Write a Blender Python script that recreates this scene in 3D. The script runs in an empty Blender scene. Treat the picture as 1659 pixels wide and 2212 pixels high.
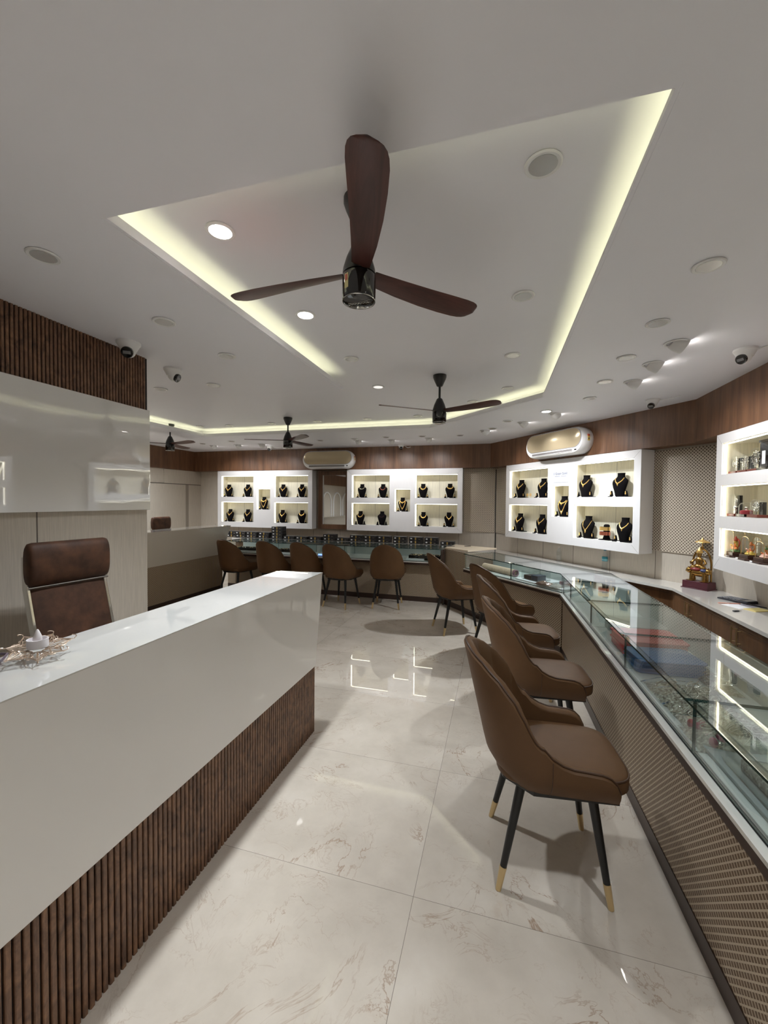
import bpy, bmesh, math, random
from mathutils import Vector, Matrix
PI = math.pi
SC = bpy.context.scene
COL = SC.collection
random.seed(7)

# ------------------------------------------------------------------ camera
cam_d = bpy.data.cameras.new('camera')
cam = bpy.data.objects.new('camera', cam_d)
COL.objects.link(cam)
F_PX = 877.67
cam_d.sensor_fit = 'HORIZONTAL'
cam_d.sensor_width = 36.0
cam_d.lens = 36.0 * F_PX / 1659.0
cam_d.clip_start = 0.05
yaw, pitch, roll = math.radians(15.585), math.radians(-1.530), math.radians(-0.507)
Rc = Matrix.Rotation(yaw, 3, 'Z') @ Matrix.Rotation(pitch, 3, 'X') @ Matrix.Rotation(roll, 3, 'Y')
right, fwd, up = Rc.col[0], Rc.col[1], Rc.col[2]
M4 = Matrix((right, up, -fwd)).transposed().to_4x4()
M4.translation = (0, 0, 1.6)
cam.matrix_world = M4
SC.camera = cam

# ------------------------------------------------------------------ world, exposure, light levels
world = bpy.data.worlds.new('world')
SC.world = world
world.use_nodes = True
world.node_tree.nodes['Background'].inputs[0].default_value = (0.9, 0.95, 1, 1)
world.node_tree.nodes['Background'].inputs[1].default_value = 0.15
SC.view_settings.view_transform = 'Standard'
SC.view_settings.look = 'None'
SC.view_settings.gamma = 1.0
SC.view_settings.exposure = 0.66
SC.view_settings.use_curve_mapping = False
SC.cycles.use_denoising = True
SC.cycles.max_bounces = 10
SC.cycles.diffuse_bounces = 5
SC.cycles.glossy_bounces = 4
SC.cycles.transparent_max_bounces = 16
SC.cycles.sample_clamp_indirect = 4.0
SC.cycles.caustics_reflective = False
SC.cycles.caustics_refractive = False
P_DOWN = 80.0       # lit downlight, W
P_FILL = 160.0     # unseen fill downlights added in the left bay
P_GIMBAL = 9.5       # tilted spots towards the displays
E_COVE = 4.5         # cove LED emission
E_NICHE = 4.0        # niche LED emission
COL_DOWN = (0.88, 0.945, 1.0)
COL_GIMBAL = (0.97, 0.98, 1.0)

# ------------------------------------------------------------------ mesh helpers
class MB:
    def __init__(s):
        s.v = []; s.f = []; s.mi = []; s.m = 0; s.T = Matrix.Identity(4)
    def add(s, vs, fs):
        b = len(s.v)
        s.v += [tuple(s.T @ Vector(p)) for p in vs]
        for f in fs:
            s.f.append([b + i for i in f]); s.mi.append(s.m)
        return s
    def box(s, x0, x1, y0, y1, z0, z1):
        return s.add([(x0,y0,z0),(x1,y0,z0),(x1,y1,z0),(x0,y1,z0),(x0,y0,z1),(x1,y0,z1),(x1,y1,z1),(x0,y1,z1)],
                     [(3,2,1,0),(4,5,6,7),(0,1,5,4),(1,2,6,5),(2,3,7,6),(3,0,4,7)])
    def prism(s, poly, z0, z1):
        n = len(poly)
        a = sum(poly[i][0]*poly[(i+1)%n][1]-poly[(i+1)%n][0]*poly[i][1] for i in range(n))
        if a < 0: poly = poly[::-1]
        vs = [(x,y,z0) for x,y in poly] + [(x,y,z1) for x,y in poly]
        fs = [tuple(range(n))[::-1], tuple(range(n,2*n))] + [(i,(i+1)%n,n+(i+1)%n,n+i) for i in range(n)]
        return s.add(vs, fs)
    def loft(s, rings, closed=True, caps=True, flip=False):
        n = len(rings[0]); vs = [p for r in rings for p in r]; fs = []
        for k in range(len(rings)-1):
            for i in range(n if closed else n-1):
                j = (i+1) % n
                q = (k*n+i, k*n+j, (k+1)*n+j, (k+1)*n+i)
                fs.append(q[::-1] if flip else q)
        if caps:
            a = tuple(range(n))[::-1]; b = tuple(range((len(rings)-1)*n, len(rings)*n))
            fs += [a[::-1], b[::-1]] if flip else [a, b]
        return s.add(vs, fs)
    def lathe(s, prof, n=24, c=(0,0,0), caps=True):
        return s.loft([[(c[0]+r*math.cos(2*PI*i/n), c[1]+r*math.sin(2*PI*i/n), c[2]+z) for i in range(n)] for r, z in prof], True, caps)
    def tube(s, pts, r, n=8, closed=False, caps=True):
        pts = [Vector(p) for p in pts]; m = len(pts); rings = []
        prev = None
        for k, p in enumerate(pts):
            if closed: t = pts[(k+1)%m] - pts[k-1]
            else: t = pts[min(k+1,m-1)] - pts[max(k-1,0)]
            t.normalize()
            if prev is None:
                a = Vector((0,0,1)) if abs(t.z) < .9 else Vector((1,0,0))
                u = t.cross(a).normalized()
            else:
                u = (prev - t*prev.dot(t)).normalized()
            w = t.cross(u); prev = u
            rr = r[k] if isinstance(r, (list, tuple)) else r
            rings.append([tuple(p + (u*math.cos(2*PI*i/n) + w*math.sin(2*PI*i/n))*rr) for i in range(n)])
        if closed: rings.append(rings[0]); caps = False
        return s.loft(rings, True, caps, flip=False)
    def ball(s, c, rx, ry=None, rz=None, n=14, m=8):
        ry = ry or rx; rz = rz or rx
        rings = []
        for k in range(m+1):
            t = -PI/2 + PI*k/m; q = max(math.cos(t), .02)
            rings.append([(c[0]+rx*q*math.cos(2*PI*i/n), c[1]+ry*q*math.sin(2*PI*i/n), c[2]+rz*math.sin(t)) for i in range(n)])
        return s.loft(rings)
    def torus(s, c, R, r, n=24, m=8, axis='z', a0=0, a1=2*PI):
        pts = []
        full = abs(a1-a0-2*PI) < 1e-6
        for i in range(n if full else n+1):
            a = a0+(a1-a0)*i/n
            x, y = R*math.cos(a), R*math.sin(a)
            pts.append({'z':(c[0]+x,c[1]+y,c[2]), 'y':(c[0]+x,c[1],c[2]+y), 'x':(c[0],c[1]+x,c[2]+y)}[axis])
        return s.tube(pts, r, m, closed=full)
    def build(s, name, mats, parent=None, loc=None, rz=None, bevel=0, smooth=35, seg=2):
        me = bpy.data.meshes.new(name)
        me.from_pydata(s.v, [], s.f)
        mats = mats if isinstance(mats, (list, tuple)) else [mats]
        for m in mats: me.materials.append(m)
        me.polygons.foreach_set('material_index', s.mi)
        me.validate(); 
        bm = bmesh.new(); bm.from_mesh(me)
        bmesh.ops.recalc_face_normals(bm, faces=bm.faces)
        bm.to_mesh(me); bm.free()
        if smooth:
            me.polygons.foreach_set('use_smooth', [True]*len(me.polygons))
            me.set_sharp_from_angle(angle=math.radians(smooth))
        me.update()
        o = bpy.data.objects.new(name, me)
        COL.objects.link(o)
        if parent: o.parent = parent
        if loc is not None: o.location = loc
        if rz is not None: o.rotation_euler = (0, 0, rz)
        if bevel:
            b = o.modifiers.new('bevel', 'BEVEL'); b.width = bevel; b.segments = seg; b.limit_method = 'ANGLE'; b.angle_limit = math.radians(40)
        return o

def tag(o, label, cat, group=None):
    o['label'] = label; o['category'] = cat
    if group: o['group'] = group
    return o
def thing(name, label, cat, loc=(0,0,0), rz=0, group=None):
    o = bpy.data.objects.new(name, None); COL.objects.link(o)
    o.empty_display_size = .05
    o.location = loc; o.rotation_euler = (0, 0, rz)
    return tag(o, label, cat, group)
def struct(o):
    o['kind'] = 'structure'; return o
def kids(o):
    return [c for c in bpy.data.objects if c.parent == o]
def dup(root, label, loc=None, rz=None, group=None, scale=None):
    r = root.copy(); COL.objects.link(r)
    if loc is not None: r.location = loc
    if rz is not None: r.rotation_euler = (0, 0, rz)
    if scale: r.scale = (scale,)*3
    r['label'] = label
    if group: r['group'] = group
    for ch in kids(root):
        c = ch.copy(); COL.objects.link(c); c.parent = r
        for g in kids(ch):
            d = g.copy(); COL.objects.link(d); d.parent = c
    return r

# ------------------------------------------------------------------ materials
def lin(c):
    c = c/255.0
    return c/12.92 if c <= .04045 else ((c+.055)/1.055)**2.4
def rgb(r, g, b): return (lin(r), lin(g), lin(b), 1)
class NT:
    def __init__(s, name):
        s.mat = bpy.data.materials.new(name); s.mat.use_nodes = True
        s.nt = s.mat.node_tree; s.n = s.nt.nodes; s.bsdf = s.n['Principled BSDF']
    def node(s, t, **kw):
        o = s.n.new(t)
        for k, v in kw.items():
            if k in o.inputs: o.inputs[k].default_value = v
            else: setattr(o, k, v)
        return o
    def link(s, a, b): s.nt.links.new(a, b)
    def p(s, **kw):
        for k, v in kw.items(): s.bsdf.inputs[k.replace('_', ' ')].default_value = v
        return s
    def math(s, op, a, b=None):
        m = s.node('ShaderNodeMath', operation=op)
        for i, q in enumerate((a, b)):
            if q is None: continue
            if isinstance(q, (int, float)): m.inputs[i].default_value = q
            else: s.link(q, m.inputs[i])
        return m.outputs[0]
    def coords(s, kind='Object', scale=(1,1,1)):
        t = s.node('ShaderNodeTexCoord'); m = s.node('ShaderNodeMapping'); m.inputs['Scale'].default_value = scale
        s.link(t.outputs[kind], m.inputs[0]); return m.outputs[0]
    def noise(s, vec, scale, detail=4, rough=.5, dist=0):
        n = s.node('ShaderNodeTexNoise', Scale=scale, Detail=detail, Roughness=rough, Distortion=dist)
        s.link(vec, n.inputs['Vector']); return n.outputs['Fac']
    def ramp(s, fac, stops):
        r = s.node('ShaderNodeValToRGB'); e = r.color_ramp.elements
        while len(e) < len(stops): e.new(.5)
        for i, (p, c) in enumerate(stops): e[i].position = p; e[i].color = c
        s.link(fac, r.inputs[0]); return r.outputs['Color']
    def mix(s, fac, a, b, mode='MIX'):
        m = s.node('ShaderNodeMix', data_type='RGBA', blend_type=mode)
        for i, q in ((0, fac), (6, a), (7, b)):
            if isinstance(q, (int, float)): m.inputs[i].default_value = q
            elif isinstance(q, tuple): m.inputs[i].default_value = q
            else: s.link(q, m.inputs[i])
        return m.outputs[2]
    def color(s, c): s.link(c, s.bsdf.inputs['Base Color'])
    def bump(s, h, strength=.2, dist=.01):
        b = s.node('ShaderNodeBump', Strength=strength, Distance=dist); s.link(h, b.inputs['Height'])
        s.link(b.outputs[0], s.bsdf.inputs['Normal']); return s

def plain(name, c, rough=.5, metal=0, coat=0, spec=.5):
    n = NT(name).p(Base_Color=c, Roughness=rough, Metallic=metal, Coat_Weight=coat)
    n.bsdf.inputs['Specular IOR Level'].default_value = spec
    return n.mat
def emit(name, c, e):
    n = NT(name).p(Base_Color=(.8,.8,.8,1), Emission_Color=c, Emission_Strength=e)
    return n.mat

def m_paint(name, c, rough=.55):
    n = NT(name).p(Roughness=rough)
    v = n.coords()
    f = n.noise(v, 1.3, 3)
    n.color(n.ramp(f, [(.3, tuple(x*.97 for x in c[:3])+(1,)), (.7, c)]))
    n.bump(n.noise(v, 60, 2), .03, .002)
    return n.mat
def m_laminate(name, c, stretch=(90,90,6), rough=.5, lo=.82):
    n = NT(name).p(Roughness=rough)
    v = n.coords('Object', stretch)
    f = n.noise(v, 1.0, 5, .65)
    n.color(n.ramp(f, [(.25, tuple(x*lo for x in c[:3])+(1,)), (.75, tuple(min(1,x*(2-lo)*.93) for x in c[:3])+(1,))]))
    n.bump(f, .05, .002)
    return n.mat
def m_wood(name, dark, light, stretch=(14,14,1.2), rough=.38):
    n = NT(name).p(Roughness=rough)
    v = n.coords('Object', stretch)
    f = n.noise(v, 1.0, 6, .62, .6)
    g = n.noise(n.coords('Object', tuple(5*x for x in stretch)), 1.0, 4, .6)
    h = n.math('ADD', n.math('MULTIPLY', f, .7), n.math('MULTIPLY', g, .3))
    n.color(n.ramp(h, [(.3, dark), (.5, tuple((a+b)/2 for a, b in zip(dark, light))), (.72, light)]))
    n.bump(g, .04, .002)
    return n.mat
def m_lattice(name, beige, brown, period=.03, hole=.36):
    n = NT(name).p(Roughness=.45)
    t = n.node('ShaderNodeTexCoord'); sp = n.node('ShaderNodeSeparateXYZ'); n.link(t.outputs['Object'], sp.inputs[0])
    x, z = sp.outputs[0], sp.outputs[2]
    a = n.math('MULTIPLY', n.math('ADD', x, z), 1/period); b = n.math('MULTIPLY', n.math('SUBTRACT', x, z), 1/period)
    def tri(q):
        fr = n.math('FRACT', q); return n.math('ABSOLUTE', n.math('SUBTRACT', fr, .5))
    mx = n.math('MAXIMUM', tri(a), tri(b))
    # holes: small diamonds, slightly rounded
    sm = n.node('ShaderNodeMapRange'); sm.interpolation_type = 'SMOOTHSTEP'
    n.link(mx, sm.inputs['Value']); sm.inputs['From Min'].default_value = hole-.02; sm.inputs['From Max'].default_value = hole+.02
    n.color(n.mix(sm.outputs[0], brown, beige))
    n.bump(sm.outputs[0], .8, .003)
    return n.mat
def m_glass(name, tint=(.9,.97,.95,1), ior=1.5, rough=0.0):
    m = bpy.data.materials.new(name); m.use_nodes = True; nt = m.node_tree; nt.nodes.clear()
    out = nt.nodes.new('ShaderNodeOutputMaterial'); mix = nt.nodes.new('ShaderNodeMixShader')
    tr = nt.nodes.new('ShaderNodeBsdfTransparent'); gl = nt.nodes.new('ShaderNodeBsdfGlossy'); lw = nt.nodes.new('ShaderNodeLayerWeight')
    tr.inputs[0].default_value = tint; gl.inputs['Roughness'].default_value = rough; lw.inputs[0].default_value = .5
    gl.inputs[0].default_value = (1,1,1,1)
    # Schlick reflectance, the same from both sides of the pane
    f0 = ((ior-1)/(ior+1))**2
    pw = nt.nodes.new('ShaderNodeMath'); pw.operation = 'POWER'; pw.inputs[1].default_value = 5; nt.links.new(lw.outputs['Facing'], pw.inputs[0])
    fr = nt.nodes.new('ShaderNodeMath'); fr.operation = 'MULTIPLY_ADD'; fr.inputs[1].default_value = 1-f0; fr.inputs[2].default_value = f0; nt.links.new(pw.outputs[0], fr.inputs[0])
    nt.links.new(fr.outputs[0], mix.inputs[0]); nt.links.new(tr.outputs[0], mix.inputs[1]); nt.links.new(gl.outputs[0], mix.inputs[2])
    nt.links.new(mix.outputs[0], out.inputs[0])
    return m
def m_leather(name, dark, light, rough=.42, scale=3.0, bump=.12):
    n = NT(name).p(Roughness=rough)
    n.bsdf.inputs['Specular IOR Level'].default_value = .28
    v = n.coords()
    f = n.noise(v, scale, 5, .6)
    n.color(n.ramp(f, [(.3, dark), (.7, light)]))
    vo = n.node('ShaderNodeTexVoronoi', Scale=260.0); n.link(v, vo.inputs['Vector'])
    n.bump(vo.outputs['Distance'], bump, .0015)
    return n.mat
def m_slat():
    n = NT('fluted rustic wood').p(Roughness=.42)
    v = n.coords('Object', (16,16,9))
    f = n.noise(v, 1.4, 6, .65, 1.0); g = n.noise(n.coords('Object', (60,60,22)), 1.0, 3, .6)
    c = n.ramp(f, [(.26, rgb(50,33,25)), (.42, rgb(98,69,50)), (.6, rgb(128,93,68)), (.78, rgb(152,112,80))])
    d = n.ramp(g, [(.66, (0,0,0,1)), (.76, (1,1,1,1))])
    n.color(n.mix(n.math('MULTIPLY', d, .5), c, rgb(160,118,78)))
    n.bump(f, .3, .003)
    return n.mat
def m_marble_floor():
    n = NT('polished marble tiles').p(Roughness=.012)
    n.bsdf.inputs['Specular IOR Level'].default_value = .62
    t = n.node('ShaderNodeTexCoord')
    v = t.outputs['Object']
    sp = n.node('ShaderNodeSeparateXYZ'); n.link(v, sp.inputs[0])
    tx = n.math('MULTIPLY', n.math('ADD', sp.outputs[0], .303+8.02), 1/1.604); ty = n.math('MULTIPLY', n.math('ADD', sp.outputs[1], -1.580+8.02), 1/.802)
    # each tile gets its own piece of stone
    cid = n.node('ShaderNodeCombineXYZ')
    n.link(n.math('MULTIPLY', n.math('FLOOR', tx), 3.7), cid.inputs[0]); n.link(n.math('MULTIPLY', n.math('FLOOR', ty), 5.3), cid.inputs[1])
    n.link(n.math('ADD', n.math('MULTIPLY', n.math('FLOOR', tx), 2.1), n.math('FLOOR', ty)), cid.inputs[2])
    add = n.node('ShaderNodeVectorMath', operation='ADD'); n.link(v, add.inputs[0]); n.link(cid.outputs[0], add.inputs[1])
    vv = add.outputs[0]
    base = n.ramp(n.noise(vv, 3.2, 6, .6), [(.3, rgb(194,183,169)), (.55, rgb(208,197,183)), (.75, rgb(217,207,194))])
    # veins: thin level sets of distorted noise
    def vein(scale, dist, w, det=5):
        f = n.noise(vv, scale, det, .62, dist)
        d = n.math('ABSOLUTE', n.math('SUBTRACT', f, .5))
        mr = n.node('ShaderNodeMapRange'); n.link(d, mr.inputs['Value'])
        mr.inputs['From Min'].default_value = 0; mr.inputs['From Max'].default_value = w
        mr.inputs['To Min'].default_value = 1; mr.inputs['To Max'].default_value = 0
        return mr.outputs[0]
    gate = n.ramp(n.noise(vv, 2.6, 3), [(.48, (0,0,0,1)), (.66, (1,1,1,1))])
    gate2 = n.ramp(n.noise(vv, 5.5, 3), [(.45, (0,0,0,1)), (.7, (1,1,1,1))])
    c = n.mix(n.math('MULTIPLY', n.math('MULTIPLY', vein(2.2, 1.2, .011, 7), gate), .8), base, rgb(150,118,92))
    c = n.mix(n.math('MULTIPLY', n.math('MULTIPLY', vein(6.5, .9, .014, 5), gate2), .45), c, rgb(158,128,104))
    blot = n.ramp(n.noise(vv, 11, 4, .6), [(.62, (0,0,0,1)), (.78, (1,1,1,1))])
    c = n.mix(n.math('MULTIPLY', n.math('MULTIPLY', blot, gate), .3), c, rgb(176,146,120))
    def joint(q):
        fr = n.math('FRACT', q); return n.math('ABSOLUTE', n.math('SUBTRACT', fr, .5))
    j = n.math('MAXIMUM', n.math('GREATER_THAN', joint(tx), .5-.0006), n.math('GREATER_THAN', joint(ty), .5-.0011))
    c = n.mix(n.math('MULTIPLY', j, .75), c, rgb(98,88,78))
    n.color(c)
    w = n.noise(v, 1.1, 2)
    n.bump(w, .006, .02)
    return n.mat
def m_gloss_panel(name, c, wav=.05, scale=2.2, rough=.03, spec=.5):
    n = NT(name).p(Base_Color=c, Roughness=rough, Coat_Weight=1.0, Coat_Roughness=.01, Coat_IOR=1.6)
    n.bsdf.inputs['Specular IOR Level'].default_value = spec
    v = n.coords()
    n.bump(n.noise(v, scale, 2.5, .5), wav, .05)
    return n.mat
def m_blade():
    n = NT('dark walnut blade').p(Roughness=.36)
    v = n.coords('Object', (1.6, 16, 16))
    f = n.noise(v, 1.0, 5, .6, 1.2)
    n.color(n.ramp(f, [(.3, rgb(50,28,24)), (.5, rgb(80,47,41)), (.72, rgb(102,63,54))]))
    return n.mat

CEIL = m_paint('ceiling paint', rgb(234,233,238), .45)
FLOOR = m_marble_floor()
WHITE = m_laminate('white laminate', rgb(236,234,234), (60,60,5), .28, .95)
CREAM = m_laminate('cream woodgrain laminate', rgb(196,186,172), (130,130,5), .5)
NICHE = m_laminate('niche cream laminate', rgb(232,226,206), (120,120,5), .5)
GLOSSW = m_gloss_panel('high gloss white panel', rgb(214,212,207), .035, 1.3, .02, .8)
GLOSSF = m_gloss_panel('high gloss off-white front', rgb(230,228,225), .035, 1.3, .03, .4)
GLOSSF.node_tree.nodes['Principled BSDF'].inputs['Coat Weight'].default_value = .35
GLOSSP = m_gloss_panel('wavy gloss panel', rgb(226,224,221), .10, 1.8, .02, .9)
GREYP = m_gloss_panel('grey gloss panel', rgb(222,216,206), .04, 1.4, .05)
BAND = m_wood('walnut laminate', rgb(66,42,27), rgb(128,90,62), (11,11,.8), .42)
CAB = m_wood('walnut cabinet front', rgb(66,43,26), rgb(124,88,57), (10,10,.9), .4)
STRIP = plain('dark walnut trim', rgb(58,38,29), .4)
SKIRT = plain('dark skirting', rgb(58,40,32), .35)
LATT = m_lattice('beige diamond lattice', rgb(198,182,160), rgb(112,88,64), .0265, .355)
LATTW = m_lattice('pale diamond lattice', rgb(208,196,178), rgb(84,67,52), .034, .265)
SLAT = m_slat()
BLACKGAP = plain('black groove', rgb(14,11,10), .7)
SEAM = plain('panel joint', rgb(96,88,80), .7)
GLASS = m_glass('clear glass', (.95,.98,.972,1), 1.6)
GLASSC = m_glass('thin clear acrylic', (.97,.98,.98,1), 1.4)
EDGE = NT('glass edge').p(Base_Color=rgb(18,58,56), Roughness=.15).mat
MIRROR = plain('mirror', (.72,.74,.74,1), .01, 1.0)
LEDGE = m_gloss_panel('white marble laminate', rgb(228,225,219), .01, 2, .12)
SHELFG = plain('grey display floor', rgb(196,200,196), .3)
BACKG = plain('grey back board', rgb(176,182,178), .25)
LEATH = m_leather('tan brown leather', rgb(90,64,40), rgb(104,75,49), .56)
PIPE = plain('dark piping', rgb(70,47,31), .45)
OFFL = m_leather('mottled dark brown leather', rgb(50,32,23), rgb(84,55,38), .58, 11, .1)
BLKMET = plain('black powder coated metal', rgb(22,22,23), .35)
BLKGL = plain('black gloss plastic', rgb(14,14,14), .08, 0, .5)
BRASS = plain('brushed brass', rgb(222,198,152), .3, .9)
CHROME = plain('chrome', rgb(214,214,212), .08, 1)
GOLD = plain('polished gold', rgb(250,208,128), .32, .75)
OLDGOLD = plain('antique gold', rgb(164,128,72), .25, .95)
VELVET = plain('black velvet', rgb(15,13,15), .9, 0, 0, .1)
PLAST = plain('white plastic', rgb(226,225,224), .3)
SILVER = plain('silver', rgb(220,218,210), .2, 1)
REFL = plain('lamp reflector', rgb(214,213,212), .25, .55)
LENSOFF = plain('unlit lamp lens', rgb(150,146,142), .25, .5)
CHAMP = NT('champagne mirror panel').p(Base_Color=rgb(186,170,140), Roughness=.16, Metallic=.25).mat
BLADE = m_blade()
LED_COVE = emit('cove light strip', (1.0, 1.0, .60, 1), E_COVE)
LED_NICHE = emit('niche light strip', (1.0, .96, .80, 1), E_NICHE)
LENS_ON = emit('lit lamp lens', (1.0, .95, .88, 1), 14.0)
LENS_DIM = emit('glowing lamp lens', (1.0, .96, .92, 1), .5)
PAPER = plain('white paper', rgb(238,238,240), .7)
MAROON = plain('maroon lacquer', rgb(78,32,42), .35)
DKWOOD = plain('dark wooden plinth', rgb(58,34,26), .35)
REDWOOD = plain('reddish wooden plinth', rgb(104,48,38), .35)

# ------------------------------------------------------------------ room
ZC, ZT = 2.65, 2.775
ROOM = [(-6.5,-2.6), (2.18,-2.6), (2.18,4.80), (-.02,7.78), (-6.5,7.78)]
TRAY = [(-1.443,1.2), (.431,1.2), (.431,4.355), (-.94,5.79), (-4.77,5.79), (-4.77,3.59), (-1.437,3.59)]
AN = Vector((.8043, .5942, 0)); AD = Vector((.5942, -.8043, 0)); AP = Vector((-.133, 7.56, 0))
A_ROT = math.atan2(-.8043, .5942)

floor = struct(MB().prism([(-6.6,-2.7),(2.3,-2.7),(2.3,4.9),(.1,7.9),(-6.6,7.9)], -.05, 0).build('floor', FLOOR, smooth=0))

def poly_offset(P, d):
    n = len(P); out = []
    a = sum(P[i][0]*P[(i+1)%n][1]-P[(i+1)%n][0]*P[i][1] for i in range(n)); sg = 1 if a > 0 else -1
    for i in range(n):
        p0, p1, p2 = Vector(P[i-1]), Vector(P[i]), Vector(P[(i+1)%n])
        e1 = (p1-p0).normalized(); e2 = (p2-p1).normalized()
        n1 = Vector((e1.y, -e1.x))*sg; n2 = Vector((e2.y, -e2.x))*sg
        m = (n1+n2).normalized(); k = d/max(m.dot(n1), .2)
        out.append(tuple(p1+m*k))
    return out
def plate_with_hole(outer, hole, z, name, mat):
    bm = bmesh.new()
    def loop(P):
        vs = [bm.verts.new((x,y,z)) for x,y in P]
        return [bm.edges.new((vs[i], vs[(i+1)%len(vs)])) for i in range(len(vs))]
    e = loop(outer)+loop(hole)
    bmesh.ops.triangle_fill(bm, use_beauty=True, use_dissolve=False, edges=e)
    for f in bm.faces:
        if f.normal.z > 0: f.normal_flip()
    me = bpy.data.meshes.new(name); bm.to_mesh(me); bm.free(); me.materials.append(mat)
    o = bpy.data.objects.new(name, me); COL.objects.link(o); return o
def ring_wall(mb, A, B, za, zb):
    n = len(A)
    mb.add([(x,y,za) for x,y in A]+[(x,y,zb) for x,y in B], [(i,(i+1)%n,n+(i+1)%n,n+i) for i in range(n)])
ceil = struct(plate_with_hole([(-6.6,-2.7),(2.3,-2.7),(2.3,4.9),(.1,7.9),(-6.6,7.9)], TRAY, ZC, 'ceiling', CEIL))
# raised tray: lip, trough and upper ceiling
OFF = poly_offset(TRAY, .16); LIPO = poly_offset(TRAY, .018); STEP = poly_offset(TRAY, -.014)
mb = MB()
ring_wall(mb, TRAY, TRAY, ZC, ZC+.052); ring_wall(mb, TRAY, LIPO, ZC+.052, ZC+.052); ring_wall(mb, LIPO, LIPO, ZC+.052, ZC+.018)
ring_wall(mb, LIPO, OFF, ZC+.018, ZC+.018); ring_wall(mb, OFF, OFF, ZC+.018, ZT)
ring_wall(mb, TRAY, STEP, ZC+.002, ZC+.002); ring_wall(mb, STEP, STEP, ZC+.002, ZC+.02); ring_wall(mb, STEP, TRAY, ZC+.02, ZC+.02)
struct(mb.build('trim_1', CEIL, smooth=0))
b0 = MB(); n_ = len(OFF)
b0.add([(x,y,ZT) for x,y in OFF], [tuple(range(n_))])
struct(b0.build('ceiling_tray', CEIL, smooth=0))
# cove LED strips, one per tray side
for i in range(len(TRAY)):
    off = .125 if i == 0 else .058
    a = Vector(poly_offset(TRAY, off)[i]); b = Vector(poly_offset(TRAY, off)[(i+1)%len(TRAY)])
    d = (b-a); L = d.length; d.normalize()
    if i == 5: continue
    side = ['front', 'right', 'angled', 'back', 'left', '', 'desk-side'][i]
    m = MB().box(.03, L-.03, -.006, .006, 0, .008)
    o = m.build('led_strip', LED_COVE, loc=(a.x, a.y, ZC+.019), rz=math.atan2(d.y, d.x), smooth=0)
    tag(o, 'warm LED strip hidden in the %s edge of the ceiling recess' % side, 'light strip', 'cove light strips of the ceiling tray')

T_ = .1
def wall(name, x0, x1, y0, y1, z0, z1, mat): return struct(MB().box(x0,x1,y0,y1,z0,z1).build(name, mat, smooth=0))
wb = wall('wall_back', -6.6, .0, 7.78, 7.88, 0, 2.9, CREAM)
wl = wall('wall_left', -6.6, -6.5, -2.6, 7.9, 0, 2.9, CREAM)
wr = wall('wall_right', 2.18, 2.28, -2.6, 4.83, 0, 2.9, CREAM)
wf = wall('wall_front', -6.6, 2.28, -2.7, -2.6, 0, 2.9, CREAM)
Lw = 3.71
wa = struct(MB().box(0, Lw, 0, .1, 0, 2.9).build('wall_angled', CREAM, loc=(-.025, 7.785, 0), rz=A_ROT, smooth=0))
# joints between the wall sheets
def seams(parent, xs, y, z0, z1, w=.0025):
    m = MB()
    for x in xs: m.box(x-w, x+w, y-.0015, y+.002, z0, z1)
    return m.build('panel_joint', SEAM, parent, smooth=0)
seams(wb, [-6.1,-5.5,-4.9,-4.3,-3.7,-3.1,-2.5,-1.9,-1.3,-.7], 7.78, .7, 1.06)
seams(wa, [.62, 1.22, 1.82, 2.42, 3.02], 0, .7, 2.2)
MB().box(-.008, .008, 7.765, 7.78, .73, 2.2).build('corner_strip', BLACKGAP, wb, loc=(-.03,0,0), smooth=0)
# walnut fascia under the ceiling
ZB = 2.222
struct(MB().prism([(-6.5,7.56),(-.133,7.56),(0.03,7.78),(-6.5,7.78)], ZB, ZC).build('trim_2', BAND, smooth=0))
bw = MB(); 
bw.box(0, 3.432, 0, .215, ZB, ZC)
struct(bw.build('trim_3', BAND, loc=tuple(AP), rz=A_ROT, smooth=0))
struct(MB().prism([(1.906,-2.6),(2.18,-2.6),(2.18,4.80),(2.06,4.92),(1.906,4.80)], ZB, ZC).build('trim_4', BAND, smooth=0))
struct(MB().box(-6.5,-6.47,-2.6,7.56,ZB,ZC).build('trim_5', BAND, smooth=0))
# left wall: flush door with reveal and long recessed pull
m = MB().box(-6.5,-6.488, 6.72, 7.775, 1.93, 2.215); m.box(-6.5,-6.492, 6.0, 7.31, .0, 1.915); m.box(-6.5,-6.492,7.40,7.775,.0,1.915)
d1 = struct(m.build('door_1', CREAM, smooth=0))
MB().box(-6.499,-6.494, 7.31, 7.40, .0, 1.915).build('recess', plain('recess shade laminate', rgb(150,140,128), .6), d1, smooth=0)
MB().box(-6.499,-6.489, 6.0, 7.775, 1.915, 1.93).build('joint', SEAM, d1, smooth=0)
# arched panelling further along the left wall (seen in the mirror)
for k in range(4):
    y0 = -1.9+k*1.05
    pts = [(y0,.1),(y0+.8,.1),(y0+.8,1.55)]+[(y0+.4+.4*math.cos(a*PI/12), 1.55+.38*math.sin(a*PI/12)) for a in range(1,12)]+[(y0,1.55)]
    m = MB(); m.tube([(-6.485,y,z) for y,z in pts], .03, 6, closed=True)
    struct(m.build('trim_%d' % (6+k), PLAST))

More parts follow.
